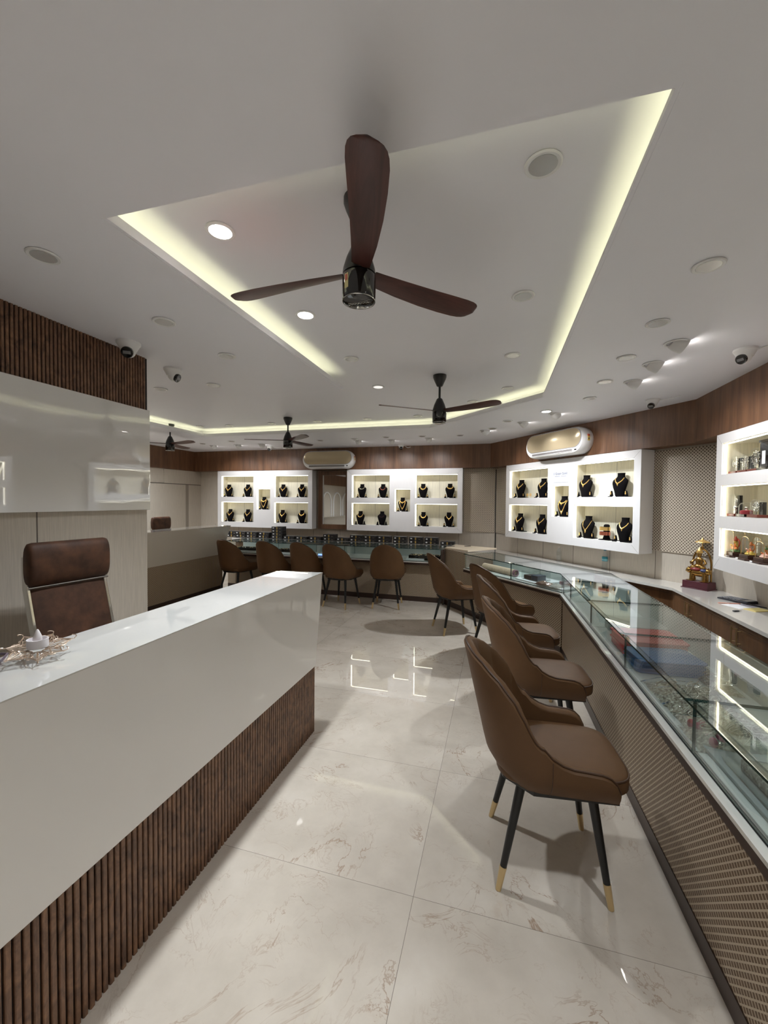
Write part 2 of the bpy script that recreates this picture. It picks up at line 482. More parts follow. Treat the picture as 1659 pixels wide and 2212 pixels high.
# wall behind the reception desk: slats, gloss panel, laminate
struct(MB().box(-3.3,-2.56,-2.6,2.485,0,2.66).build('wall_desk', CREAM, smooth=0))
WD = bpy.data.objects['wall_desk']
MB().box(-2.561,-2.5585, 1.716, 1.722, 0, 1.52).build('panel_joint', SEAM, WD, smooth=0)
def slats(y0, y1, z0, z1, x, dirx, period=.0225):
    m = MB(); m.m = 1; m.box(x-dirx*.012, x-dirx*.008, y0, y1, z0, z1); m.m = 0
    n = int((y1-y0)/period)
    for k in range(n):
        a = y0+k*period; p = []
        w = period*.36; c = a+period/2
        prof = [(-w, -.009), (-w, -.001), (-w*.72, .002), (w*.72, .002), (w, -.001), (w, -.009)]
        m.loft([[(x+dirx*q, c+t, z) for t, q in prof] for z in (z0, z1)])
    return m
o = slats(-1.0, 2.485, 2.262, 2.65, -2.545, 1).build('slat_cladding', [SLAT, BLACKGAP], smooth=0)
tag(o, 'brown fluted wood cladding above the white gloss panel behind the desk', 'wall cladding')
o = MB().box(-2.558,-2.523,-1.6,2.48,1.520,2.262).build('gloss_panel', GLOSSP, bevel=.002, smooth=30)
tag(o, 'big white high gloss panel on the wall behind the reception desk', 'wall panel')

# diamond lattice panels on the walls
def latt_panel(_, loc, rz, x0, x1, z0, z1, label, mat):
    o = MB().box(x0,x1,-.014,-.001,z0,z1).build('lattice_screen', mat, loc=loc, rz=rz, smooth=0)
    return tag(o, label, 'lattice screen')
latt_panel('lattice_panel', (0,7.78,0), 0, -.612, -.05, 1.035, 2.22, 'beige diamond lattice panel on the back wall right of the middle display case', LATTW)
latt_panel('lattice_panel', (-.025,7.785,0), A_ROT, .02, .44, 1.035, 2.22, 'narrow beige lattice panel left of the angled display case', LATTW)
latt_panel('lattice_panel', (-.025,7.785,0), A_ROT, 2.88, 3.66, 1.06, 2.2, 'tall beige lattice panel between the angled and right display cases, behind the gold statue', LATTW)
latt_panel('lattice_panel', (2.18,0,0), -PI/2, -4.78, -4.36, 1.06, 2.2, 'thin sliver of lattice panel on the right wall beside the award shelves', LATTW)

# ------------------------------------------------------------------ display cases
ZL, ZH = 1.02, 2.216
def display_case(label, loc, rz, W, niches, depth=.215, leds=True):
    t = thing('display_case', label, 'display case', loc, rz)
    xs = sorted({0, W} | {a for n in niches for a in n[:2]}); zs = sorted({ZL, ZH} | {a for n in niches for a in n[2:4]})
    m = MB()
    for i in range(len(xs)-1):
        k = 0
        cx = (xs[i]+xs[i+1])/2
        solid = []
        for k in range(len(zs)-1):
            cz = (zs[k]+zs[k+1])/2
            if any(a < cx < b and c < cz < d for a,b,c,d in niches): solid.append(None)
            else:
                if solid and solid[-1]: solid[-1][1] = zs[k+1]
                else: solid.append([zs[k], zs[k+1]])
        for s in solid:
            if s: m.box(xs[i], xs[i+1], 0, depth, s[0], s[1])
    body = m
    m = MB()
    for a,b,c,d in niches:
        m.box(a,b,depth-.008,depth-.001,c,d); m.box(a,a+.003,.012,depth-.008,c,d); m.box(b-.003,b,.012,depth-.008,c,d)
        m.box(a+.003,b-.003,.012,depth-.008,d-.003,d)
        for s in [a+(b-a)*.55]: 
            if b-a > .5: m.m = 1; m.box(s-.0015,s+.0015,depth-.0085,depth-.007,c,d); m.m = 0
    m.build('niche_lining', [NICHE, SEAM], t, smooth=0)
    # mitre joints of the surround
    m = body; m.m = 1
    for (x0,z0),(x1,z1) in (((0,ZH),(.1,ZH-.1)),((W,ZH),(W-.1,ZH-.1)),((0,ZL),(.1,ZL+.1)),((W,ZL),(W-.1,ZL+.1))):
        m.tube([(x0,.0,z0),(x1,.0,z1)], .0008, 4)
    m.build('case_body', [WHITE, SEAM], t, smooth=0)
    for a,b,c,d in niches:
        MB().box(a+.006,a+.022,.02,.028,c+.004,d-.012).build('led_strip', LED_NICHE, t, smooth=0)
        MB().box(a+.024,b-.006,.02,.028,d-.012,d-.004).build('led_strip', LED_NICHE, t, smooth=0)
    return t
NB = lambda o: [(.095,.885,1.665,2.115),(.095,.885,1.128,1.56),(.965,1.285,1.40,1.842),(1.378,2.15,1.665,2.115),(1.378,2.15,1.128,1.56)]
display_case('white lit display case at the far left of the back wall, left of the mirror', (-5.863,7.545,0), 0, 2.243, NB(0))
display_case('white lit display case on the back wall, right of the mirror', (-2.868,7.545,0), 0, 2.248,
             [(.1,.87,1.665,2.113),(.1,.87,1.13,1.563),(.968,1.276,1.403,1.838),(1.368,2.158,1.668,2.111),(1.368,2.158,1.13,1.558)])
pA = AP + AD*.469 - AN*.012
display_case('white lit display case on the angled wall with a paper sign', tuple(pA), A_ROT, 2.405,
             [(.09,.96,1.673,2.12),(.09,.96,1.122,1.568),(1.05,1.36,1.40,1.85),(1.45,2.318,1.677,2.123),(1.45,2.318,1.13,1.572)])
# right display: local x runs towards the camera
pR = (1.895, 4.345, 0)
display_case('white lit display case on the right wall holding awards and figurines', pR, -PI/2, 3.4,
             [(.092,1.05,1.86,2.133),(.092,1.05,1.495,1.763),(.092,1.05,1.142,1.39),(1.15,2.2,1.86,2.133),(1.15,2.2,1.495,1.763),(1.15,2.2,1.142,1.39),(2.3,3.3,1.86,2.133),(2.3,3.3,1.495,1.763),(2.3,3.3,1.142,1.39)], depth=.275)

# mirror between the cases
t = thing('wall_mirror', 'tall mirror in a dark walnut frame between the back display cases', 'mirror', (-3.555,7.70,0))
m = MB(); m.box(0,.68,0,.07,2.12,2.2); m.box(0,.68,0,.07,1.02,1.115); m.box(0,.09,0,.07,1.115,2.12); m.box(.6,.68,0,.07,1.115,2.12)
m.build('frame', BAND, t, smooth=0)
MB().box(.09,.6,.03,.05,1.115,2.12).build('mirror_glass', MIRROR, t, smooth=0)
MB().box(.09,.108,.02,.03,1.115,2.12).build('bevel_strip', PLAST, t, smooth=0)

# ------------------------------------------------------------------ necklace busts
def lerp(tab, z):
    for (a, va), (b, vb) in zip(tab, tab[1:]):
        if z <= b: 
            f = (z-a)/(b-a); return va+(vb-va)*max(0,min(1,f))
    return tab[-1][1]
BW = [(0.008,.052),(.03,.053),(.07,.062),(.11,.075),(.15,.086),(.175,.088),(.19,.082),(.203,.066),(.215,.048),(.23,.041),(.25,.040),(.268,.043)]
BD = [(0.008,.030),(.03,.031),(.07,.035),(.11,.040),(.15,.042),(.175,.038),(.19,.034),(.203,.031),(.215,.030),(.23,.029),(.25,.029),(.268,.031)]
BY = [(0.008,.0),(.11,-.004),(.15,.0),(.19,.012),(.23,.02),(.268,.022)]
def make_bust():
    t = thing('necklace_bust', 'x', 'jewellery bust')
    zs = [.008,.02,.04,.07,.09,.11,.13,.15,.165,.175,.184,.19,.197,.203,.209,.215,.222,.23,.25,.268]
    m = MB()
    m.loft([[(lerp(BW,z)*math.cos(2*PI*i/24), lerp(BY,z)+lerp(BD,z)*math.sin(2*PI*i/24), z) for i in range(24)] for z in zs])
    m.build('torso', VELVET, t, smooth=60)
    MB().box(-.105,.105,-.055,.05,0,.009).build('base_plate', VELVET, t, bevel=.002)
    for s in (-1,1):
        MB().lathe([(.019,.009),(.018,.02),(.012,.05),(.009,.065),(.004,.07)], 14, (s*.085,-.018,0)).build('earring_cone', VELVET, t)
    MB().box(-.045,-.012,-.0565,-.054,.001,.009).build('price_tag', PAPER, t, smooth=0)
    return t
def necklace_mesh(style):
    m = MB()
    def front(x, z, r):
        w = lerp(BW,z); d = lerp(BD,z); q = min(.98, abs(x)/w)
        return lerp(BY,z)-d*math.sqrt(1-q*q)-r
    def strand(ztop, zlow, xw, p, r, n=26):
        pts = []
        for i in range(n+1):
            u = -1+2*i/n
            x = xw*math.sin(u*PI/2)
            z = zlow+(ztop-zlow)*abs(u)**p
            pts.append((x, front(x, z, r*.6), z))
        rr = [r*(1.0+.9*(1-abs(-1+2*i/n))**2) for i in range(n+1)]
        m.tube(pts, rr, 6)
    def pendant(z, s):
        y = front(0, z, .002)
        m.loft([[(sx*s*w, y-.003, z+dz*s) for sx, dz, w in ((-1,.2,.55),(0,1.0,.0),(1,.2,.55),(0,-1.3,0))], [(sx*s*w*.5, y-.008, z+dz*s*.5) for sx, dz, w in ((-1,.2,.55),(0,1.0,.0),(1,.2,.55),(0,-1.3,0))]])
        m.ball((0,y-.005,z), s*.4, s*.3, s*.45, 8, 5)
    if style == 'v': strand(.212,.148,.047,1.25,.0042); pendant(.138,.016)
    elif style == 'choker': strand(.213,.176,.047,2.2,.0068)
    elif style == 'round': strand(.212,.155,.05,2.0,.0042)
    elif style == 'collar': strand(.213,.162,.048,1.9,.0064); pendant(.152,.011)
    elif style == 'long': strand(.212,.172,.045,1.8,.0062); pendant(.160,.013); strand(.208,.05,.056,1.15,.0042); pendant(.05,.018)
    elif style == 'chainv': strand(.212,.10,.052,1.2,.0026); pendant(.085,.02)
    elif style == 'beads':
        for i in range(15):
            u = -1+i/7; x = .05*math.sin(u*PI/2); z = .155+(.212-.155)*abs(u)**2
            m.ball((x, front(x,z,.004), z), .0055, n=8, m=5)
    elif style == 'thin': strand(.212,.168,.049,2.0,.0028)
    return m
COPPER = plain('rose gold and ruby beads', rgb(206,120,96), .3, .8)
DKBEAD = plain('dark plum beads', rgb(84,52,60), .25, .5)
bust_proto = None; ear_proto = None; neck_proto = {}
DESC = {'v':'gold V-shaped necklace','choker':'broad gold choker','round':'plain gold round necklace','collar':'gold collar necklace',
        'long':'long double gold necklace','chainv':'thin gold chain with big pendant','beads':'beaded necklace','thin':'slim gold necklace'}
def bust(loc, rz, style, where, scale=1.0, ears=True, yaw=0, mat=None, extra=''):
    global bust_proto, ear_proto
    lab = 'black velvet necklace bust, ' + where
    if bust_proto is None:
        bust_proto = make_bust(); b = bust_proto; b['label'] = lab; b['group'] = 'necklace busts in the display cases'
        b.location = loc; b.rotation_euler = (0,0,rz+yaw); b.scale = (scale,)*3
    else: b = dup(bust_proto, lab, loc, rz+yaw, scale=scale)
    key = style + extra
    if key not in neck_proto:
        n = necklace_mesh(style).build('necklace', mat or GOLD); neck_proto[key] = n
    else:
        n = neck_proto[key].copy(); COL.objects.link(n)
    n.location = loc; n.rotation_euler = (0,0,rz+yaw); n.scale = (scale,)*3
    tag(n, (extra+' ' if extra else '') + DESC[style] + ' on bust, ' + where, 'necklace', 'necklaces on the black busts')
    if ears:
        for s, side in ((-1,'left'),(1,'right')):
            if ear_proto is None:
                m = MB(); m.ball((0,0,.008), .006, .004, .007, 8, 5); m.ball((0,0,-.010), .0075, .004, .013, 8, 6)
                e = ear_proto = m.build('earring', GOLD)
            else: e = ear_proto.copy(); COL.objects.link(e)
            R = Matrix.Rotation(rz+yaw, 3, 'Z')
            e.location = Vector(loc)+R @ Vector((s*.085,-.0345,.048))*scale; e.rotation_euler = (0,0,rz+yaw); e.scale = (scale,)*3
            tag(e, 'gold earring, %s cone of bust, %s' % (side, where), 'earring', 'earrings beside the busts')
YB = 7.655
CL, CM, CA = 'far-left case', 'case right of mirror', 'angled case'
for zz, xs, nm, st in ((1.665,(-5.662,-5.19),'upper left niche',('v','v')), (1.665,(-4.338,-3.905),'upper right niche',('v','v')),
                   (1.128,(-5.631,-5.19),'lower left niche',('v','v')), (1.128,(-4.353,-3.903),'lower right niche',('v','collar'))):
    for x, sd, s_ in zip(xs, ('left','right'), st): bust((x,YB,zz), 0, s_, '%s of %s, %s' % (sd+' one', nm, CL), yaw=.18)
bust((-4.792,YB,1.40), 0, 'long', 'centre niche, '+CL, yaw=.18)
for zz, xs, nm, st in ((1.665,(-2.591,-2.16),'upper left niche',(('thin',SILVER,'pale'),('beads',COPPER,'rosy'))), (1.668,(-1.366,-.857),'upper right niche',('collar','choker')),
                   (1.13,(-2.622,-2.175),'lower left niche',('round',('beads',DKBEAD,'dark'))), (1.13,(-1.356,-.871),'lower right niche',('collar','v'))):
    for x, sd, s_ in zip(xs, ('left','right'), st):
        mt = ex = None
        if isinstance(s_, tuple): s_, mt, ex = s_
        bust((x,YB,zz), 0, s_, '%s of %s, %s' % (sd+' one', nm, CM), yaw=.06, mat=mt, extra=ex or '', ears=not (nm == 'lower left niche'))
bust((-1.764,YB,1.403), 0, 'long', 'centre niche, '+CM, yaw=.06)
def aloc(s, off, z):
    p = AP+AD*s+AN*off; return (p.x, p.y, z)
for zz, xs, nm, st in ((1.673,(.703,1.208),'upper left niche',('v','v')), (1.677,(2.006,2.522),'upper right niche',('v','v')),
                   (1.122,(.686,1.19),'lower left niche',('v','v')), (1.13,(2.054,2.594),'lower right niche',('chainv','v'))):
    for x, sd, s_ in zip(xs, ('left','right'), st): bust(aloc(x,.1,zz), A_ROT, s_, '%s of %s, %s' % (sd+' one', nm, CA), 1.1, yaw=.1)
bust(aloc(1.626,.1,1.40), A_ROT, 'long', 'centre niche, '+CA, 1.1, yaw=.1)
# earring sets in the upper left niche of the angled case
for k, s in enumerate((.915,.985)):
    m = MB(); m.tube([(0,0,.0),(0,0,.07)], .003, 6); m.tube([(-.018,0,.07),(.018,0,.07)], .003, 6); m.ball((-.014,-.002,.045), .009, .004, .02, 8, 6); m.ball((.014,-.002,.045), .009, .004, .02, 8, 6)
    o = m.build('earring_stand', GOLD, loc=aloc(s,.06,1.674), rz=A_ROT)
    tag(o, 'small gold earring stand between two busts, %s of the pair' % ('left','right')[k], 'earring stand', 'small earring stands')
# bangle holder
t = thing('bangle_stand', 'black velvet bangle stand between two busts in the lower right niche', 'bangle stand', aloc(2.349,.1,1.131), A_ROT)
m = MB(); m.box(-.08,.08,-.05,.05,0,.01); m.build('base_plate', VELVET, t, bevel=.002)
m = MB(); m.loft([[(.04*math.cos(2*PI*i/16)*k, .035*math.sin(2*PI*i/16)*k, z) for i in range(16)] for z, k in ((.01,1.2),(.05,.9),(.1,1),(.15,.95),(.19,.9),(.2,.5))]); m.build('post', VELVET, t, smooth=60)
for k, (px, pz) in enumerate(((0,.145),(0,.085))):
    m = MB(); m.lathe([(.058,-.022),(.062,-.022),(.062,.022),(.058,.022),(.058,-.022)], 24, caps=False)
    R = m.build('bangle', GOLD if k == 0 else COPPER, loc=aloc(2.349,.07,1.131+pz), rz=A_ROT)
    tag(R, ('wide polished gold bangle, upper one on the black bangle stand','coppery patterned bangle, lower one on the black bangle stand')[k], 'bangle', 'bangles on the stand')

# paper sign with lettering
t = thing('paper_sign', 'white paper sign reading 1 Gram Gold on the angled display case', 'sign', aloc(1.672,-.0145,1.888), A_ROT)
MB().box(-.14,.14,-.001,.001,0,.205).build('sheet', plain('sign paper', rgb(214,218,234), .7), t, smooth=0)
def text(body, size, parent, loc, mat, rot=(PI/2,0,0), align='CENTER'):
    c = bpy.data.curves.new('lettering', 'FONT'); c.body = body; c.size = size; c.align_x = align; c.extrude = .0003
    o = bpy.data.objects.new('lettering', c); COL.objects.link(o); c.materials.append(mat)
    me = bpy.data.meshes.new_from_object(o); bpy.data.objects.remove(o); o = bpy.data.objects.new('lettering', me); COL.objects.link(o)
    o.parent = parent; o.location = loc; o.rotation_euler = rot; return o
INK = plain('dark blue ink', rgb(58,62,80), .6)
text('1 Gram Gold', .047, t, (0,-.0018,.108), INK)
m = MB()
x = -.1
while x < .1:
    w = random.uniform(.008,.018)
    if abs(x) > .012: m.box(x,x+w,-.0016,-.001,.083,.087)
    x += w+.003
m.build('small_print', INK, t, smooth=0)

# ------------------------------------------------------------------ award shelves on the right wall
def rloc(y, x, z): return (x, y, z)
def dome(mb, w, d, h, th=.003, n=10):
    """clear cover with an arched top, open at the bottom"""
    prof = [(-w/2,0),(-w/2,h-w*.32)]+[(-w/2*math.cos(a*PI/n), h-w*.32+w*.32*math.sin(a*PI/n)) for a in range(1,n)]+[(w/2,h-w*.32),(w/2,0)]
    mb.loft([[(x,y,z) for x,z in prof] for y in (-d/2,d/2)], closed=False, caps=False)
    mb.add([(x,-d/2,z) for x,z in prof],[tuple(range(len(prof)))]); mb.add([(x,d/2,z) for x,z in prof],[tuple(range(len(prof)))])
    return prof
def wheel(m, c, R):
    m.torus(c, R, R*.10, 20, 6, 'y'); m.torus(c, R*.45, R*.08, 16, 6, 'y'); m.ball(c, R*.2, R*.12, R*.2, 8, 5)
    for k in range(12):
        a = 2*PI*k/12
        m.tube([(c[0]+R*.2*math.cos(a),c[1],c[2]+R*.2*math.sin(a)),(c[0]+R*1.22*math.cos(a),c[1],c[2]+R*1.22*math.sin(a))], R*.06, 5)
        m.ball((c[0]+R*1.22*math.cos(a),c[1],c[2]+R*1.22*math.sin(a)), R*.13, n=6, m=4)
DARKPL = plain('smoked plate', rgb(40,38,38), .15)
def award(y, z, w, h, base, kind, label, x=1.99, group='awards on the right wall shelves'):
    t = thing('award', label, 'award', (x, y, z), -PI/2, group)
    MB().box(-w/2-.012,w/2+.012,-.045,.045,0,.022).build('plinth', base, t, bevel=.002)
    if kind == 'wheel':
        m = MB(); dome(m, w, .06, h); o = m.build('clear_cover', GLASSC, t, loc=(0,0,.022))
        m = MB(); wheel(m, (-.01,-.012,.022+h*.52), h*.27); m.tube([(-.01,-.012,.022),(-.01,-.012,.022+h*.3)], .004, 6); m.build('wheel_emblem', SILVER, t)
        m = MB(); m.prism([(w*.05,.0),(w*.5-.006,.0),(w*.5-.006,.024),(w*.05,.024)], .022, .022+h*.82); m.build('back_plate', DARKPL, t)
    elif kind == 'tall':
        m = MB(); dome(m, w, .06, h); m.build('clear_cover', GLASSC, t, loc=(0,0,.022))
        m = MB(); m.tube([(-.02,0,.022),(-.05,0,.08)], [.006,.002], 6); m.tube([(0,0,.03),(.0,0,.1),(.012,0,.14),(0,0,h*.9)], [.012,.018,.008,.012], 8); m.ball((0,0,.075), .022, n=10, m=6); m.build('silver_figure', SILVER, t)
        m = MB(); m.box(w*.15,w*.5-.006,.0,.024,.022,.022+h*.92); m.build('back_plate', DARKPL, t)
    elif kind == 'dome':
        m = MB(); m.lathe([(w*.5,0),(w*.5,h*.6),(w*.46,h*.78),(w*.34,h*.92),(w*.15,h),(.002,h)], 20, (0,0,.022), caps=False); m.build('clear_cover', GLASSC, t)
        m = MB(); m.lathe([(w*.42,.022),(w*.42,.05),(w*.3,.055)], 20); m.build('red_cushion', plain('crimson satin', rgb(150,40,50), .5), t)
        m = MB(); m.tube([(0,0,.05),(0,0,h*.7)], [.012,.005], 8); m.ball((0,0,h*.72), .014, n=8, m=5); m.build('silver_figure', SILVER, t)
    elif kind == 'block':
        m = MB(); m.prism([(-w/2,-.03),(w/2,-.03),(w/2,.03),(-w/2,.03)], .022, .022+h*.9); m.build('black_block', BLKGL, t, bevel=.003)
        MB().box(-w*.6,w*.6,-.034,.034,.022+h*.9,.022+h).build('cap', BLKGL, t, bevel=.002)
        MB().box(-w*.2,w*.2,-.0315,-.030,.05,h*.7).build('engraved_plate', PAPER, t, smooth=0)
    return t
Z1, Z2, Z3 = 1.862, 1.497, 1.144
award(4.20, Z1, .10, .135, REDWOOD, 'wheel', 'clear award with silver wheel emblem, leftmost on the top shelf')
award(4.055, Z1, .10, .135, REDWOOD, 'wheel', 'clear award with silver wheel emblem, second from left on the top shelf')
award(3.915, Z1, .10, .165, REDWOOD, 'wheel', 'taller clear wheel award beside the black block, top shelf')
award(3.79, Z1, .10, .215, BLKGL, 'block', 'black block award with capped top on the top shelf')
award(4.205, Z2, .10, .17, REDWOOD, 'tall', 'tall clear award with silver figure, middle shelf')
award(4.055, Z2, .10, .10, BLKGL, 'dome', 'small round glass dome with red cushion, middle shelf')
award(3.89, Z2, .115, .12, REDWOOD, 'wheel', 'arched clear award with silver wheel, middle shelf')
t = thing('picture_frame', 'black tilted frame at the cut-off end of the middle shelf', 'picture frame', (2.06,3.80,Z2), -PI/2)
m = MB(); m.T = Matrix.Rotation(-.2, 4, 'X'); m.box(-.05,.05,0,.012,.0,.2); m.build('frame', BLKGL, t, bevel=.002)
MB().tube([(0,.05,0.004),(0,.03,.12)], .004, 6).build('easel_leg', BLKMET, t)
# domes with figurines
ORNG = plain('orange glaze', rgb(226,128,58), .35); YELL = plain('yellow glaze', rgb(226,196,92), .35); GRN = plain('green glaze', rgb(96,128,74), .35); PINK = plain('pale pink glaze', rgb(232,186,170), .35); REDG = plain('red glaze', rgb(190,70,54), .35)
def figurine(y, h, label, mats, x=2.0):
    t = thing('domed_figurine', label, 'figurine', (x, y, Z3), -PI/2, 'gilt domed figurines on the bottom shelf')
    m = MB(); m.prism([(-.078,-.05),(-.055,-.07),(.055,-.07),(.078,-.05),(.078,.05),(-.078,.05)], 0, .014); m.prism([(-.062,-.05),(.062,-.05),(.062,.042),(-.062,.042)], .014, .042); m.build('plinth', DKWOOD, t, bevel=.002)
    MB().box(-.062,-.032,-.0725,-.0705,.002,.014).build('price_tag', PAPER, t, smooth=0)
    m = MB(); pr = dome(m, .11, .08, h); m.build('clear_cover', GLASSC, t, loc=(0,0,.042))
    m = MB()
    for yy in (-.04,.04): m.tube([(x_,yy,.042+z_) for x_, z_ in pr], .0028, 6)
    m.tube([(-.055,-.04,.042+h-.036),(-.055,.04,.042+h-.036)], .002, 6); m.tube([(.055,-.04,.042+h-.036),(.055,.04,.042+h-.036)], .002, 6)
    m.build('gilt_frame', BRASS, t)
    s = h/.17
    m = MB(); m.lathe([(.036,0),(.040,.008),(.032,.018),(.02,.022)], 14, (0,0,.042)); m.ball((-.022,-.01,.06), .012, n=8, m=5); m.ball((.024,-.008,.062), .013, n=8, m=5); m.build('lotus_base', mats[0], t)
    m = MB(); m.ball((0,0,.042+.04*s), .024*s,.018*s,.028*s); m.ball((-.018*s,-.008,.042+.028*s), .016*s,.012*s,.012*s, 8, 6); m.ball((.018*s,-.008,.042+.028*s), .016*s,.012*s,.012*s, 8, 6); m.build('body', mats[1], t)
    m = MB(); m.ball((0,-.002,.042+.078*s), .014*s, n=10, m=7); m.tube([(-.022*s,0,.042+.055*s),(-.034*s,-.01,.042+.04*s),(-.026*s,-.02,.042+.056*s)], .006*s, 6); m.tube([(.022*s,0,.042+.055*s),(.036*s,-.006,.042+.05*s),(.034*s,-.014,.042+.075*s)], .006*s, 6); m.build('head_and_arms', mats[2], t, smooth=60)
    m = MB(); m.lathe([(.016*s,0),(.018*s,.006*s),(.010*s,.02*s),(.003,.036*s)], 12, (0,0,.042+.088*s)); m.torus((0,.012,.042+.072*s), .03*s, .005*s, 16, 6, 'y'); m.build('crown', mats[3], t)
    return t
figurine(4.215, .188, 'tallest gilt glass dome with flower-coloured figurine, leftmost on bottom shelf', (GRN, ORNG, YELL, REDG))
figurine(3.995, .150, 'middle-height gilt glass dome with orange and yellow figurine', (YELL, ORNG, PINK, ORNG))
figurine(3.80, .126, 'lowest gilt glass dome with pink figurine, cut by the picture edge', (PINK, PINK, ORNG, GRN))

# ------------------------------------------------------------------ back bar along the walls
ZBB = .735
front = [(1.775,-2.0),(1.75,4.80)]
pc = Vector((1.745,4.80)); 
# front line of the angled part: parallel to the angled wall
q = Vector((-.3, 4.80+ (1.745+.3)*(.8043/.5942)))
corner_wall = (2.18,4.80)
m = MB()
far_front = (Vector((1.745,4.80))+Vector((-.5942,.8043))*3.0)
poly = [(1.79,-2.0),(2.18,-2.0),(2.18,4.795),(-.01,7.76),(-.38,7.48),(far_front.x,far_front.y),(1.745,4.80)]
o = MB().prism(poly, ZBB-.028, ZBB).build('worktop', LEDGE, smooth=0)
tag(o, 'continuous white worktop along the right and angled walls', 'worktop')
def cabinet(label, p0, p1, doors, depth=.36):
    p0 = Vector(p0); p1 = Vector(p1); d = p1-p0; L = d.length; ang = math.atan2(d.y, d.x)
    t = thing('base_cabinet', label, 'cabinet', (p0.x,p0.y,0), ang, 'walnut base cabinets under the worktop')
    MB().box(0,L,.02,depth,.0,ZBB-.03).build('carcass', CAB, t, smooth=0)
    MB().box(0,L,-.002,.02,ZBB-.068,ZBB-.03).build('top_rail', CAB, t, smooth=0)
    w = L/doors
    for k in range(doors):
        dr = MB().box(k*w+.002,(k+1)*w-.002,.0,.019,.09,ZBB-.072).build('door', CAB, t, bevel=.001)
        hx = (k+1)*w-.035 if k % 2 == 0 else k*w+.035
        hm = MB(); hm.tube([(hx,.0,.55),(hx,-.028,.55)], .0045, 8); hm.tube([(hx,.0,.645),(hx,-.028,.645)], .0045, 8); hm.tube([(hx,-.028,.53),(hx,-.028,.665)], .0055, 8)
        hm.build('handle', BRASS, dr)
    return t
xf = lambda y: 1.775-.004*(y-3)
cabinet('walnut two-door base cabinet with brass handles below the statue', (xf(4.85)+.0,4.85), (xf(4.06),4.06), 2)
cabinet('walnut two-door base cabinet with brass handles below the calculator', (xf(4.06),4.06), (xf(3.27),3.27), 2)
cabinet('walnut two-door base cabinet at the right picture edge', (xf(3.27),3.27), (xf(2.48),2.48), 2)
a0 = Vector((1.775,4.85))
cabinet('walnut base cabinet under the angled wall', tuple(a0+Vector((-.5942,.8043))*1.5), tuple(a0), 2, .3)

# ------------------------------------------------------------------ glass counters
ZG0, ZG1 = .655, .86
def pane(parent, name, x0, x1, y0, y1, z0, z1, thin):
    """glass pane with green edges; thin = axis of thickness"""
    m = MB()
    vs = [(x0,y0,z0),(x1,y0,z0),(x1,y1,z0),(x0,y1,z0),(x0,y0,z1),(x1,y0,z1),(x1,y1,z1),(x0,y1,z1)]
    fz = [(3,2,1,0),(4,5,6,7)]; fy = [(0,1,5,4),(2,3,7,6)]; fx = [(1,2,6,5),(3,0,4,7)]
    for ax, fs in (('z',fz),('y',fy),('x',fx)):
        m.m = 0 if ax == thin else 1
        m.add(vs, fs)
    return m.build(name, [GLASS, EDGE], parent, smooth=0)
def glass_top(parent, poly, z0, z1):
    m = MB(); n = len(poly)
    vs = [(x,y,z0) for x,y in poly]+[(x,y,z1) for x,y in poly]
    m.m = 0; m.add(vs, [tuple(range(n))[::-1], tuple(range(n,2*n))])
    m.m = 1; m.add(vs, [(i,(i+1)%n,n+(i+1)%n,n+i) for i in range(n)])
    return m.build('glass_top', [GLASS, EDGE], parent, smooth=0)
def glass_counter(label, loc, rz, L, D, m0, m1, cuts, base_in=.03):
    t = thing('glass_counter', label, 'glass counter', loc, rz)
    def P(x0, x1, y0, y1):
        e0 = lambda y: x0+(m0*y/D if x0 == 0 else 0); e1 = lambda y: x1+(m1*y/D if x1 == L else 0)
        return [(e0(y0),y0),(e1(y0),y0),(e1(y1),y1),(e0(y1),y1)]
    MB().prism(P(0,L,base_in+.012,D), .0, .60).build('base_body', STRIP, t, smooth=0)
    MB().box(0,L,base_in,base_in+.012,.075,.602).build('lattice_front', LATT, t, smooth=0)
    MB().box(0,L,base_in-.004,base_in+.014,0,.078).build('skirting', SKIRT, t, smooth=0)
    MB().prism(P(0,L,-.002,D), .602, .636).build('walnut_rim', STRIP, t, smooth=0)
    MB().prism(P(0,L,-.002,D+.002), .636, ZG0-.004).build('white_ledge', LEDGE, t, smooth=0)
    MB().box(.004,L-.004,.030,.044,ZG0-.004,ZG0-.001).build('groove', BLACKGAP, t, smooth=0)
    MB().prism(P(0,L,.05,D-.01), ZG0-.004, ZG0+.004).build('display_floor', SHELFG, t, smooth=0)
    MB().box(m0+.01 if m0 > 0 else .01, L+m1-.01 if m1 < 0 else L-.01, D-.012, D, ZG0, ZG1-.012).build('back_board', BACKG, t, smooth=0)
    xs = [0]+cuts+[L]
    for a, b in zip(xs, xs[1:]):
        pane(t, 'front_glass', a+.0015, b-.0015, .032, .040, ZG0, ZG1-.009, 'y')
        glass_top(t, P(a if a == 0 else a+.001, b if b == L else b-.001, .004, D), ZG1-.009, ZG1)
    for c in cuts:
        pane(t, 'glass_divider', c-.003, c+.003, .042, D-.015, ZG0+.004, ZG1-.010, 'x')
    return t
CORN = Vector((.643,4.573,0))
n_rot = math.radians(-88.9); a_rot = math.atan2(-.766,.643)
DEP = .53; MT = DEP*math.tan(math.radians(19.4))
near = glass_counter('long glass display counter running along the right side towards the camera', tuple(CORN), n_rot, 5.2, DEP, -MT, 0, [.38, 1.18, 1.985, 2.79, 3.6, 4.4])
LA = 1.706
angc = glass_counter('glass counter on the diagonal, holding bangles and clear boxes', (-.454,5.88,0), a_rot, LA, DEP, 0, MT, [.93])
farc = glass_counter('glass counter along the back with black jewellery boxes behind', (-4.74,6.28,0), 0, 3.94, .56, 0, 0, [.78,1.56,2.3,3.08], base_in=.1)
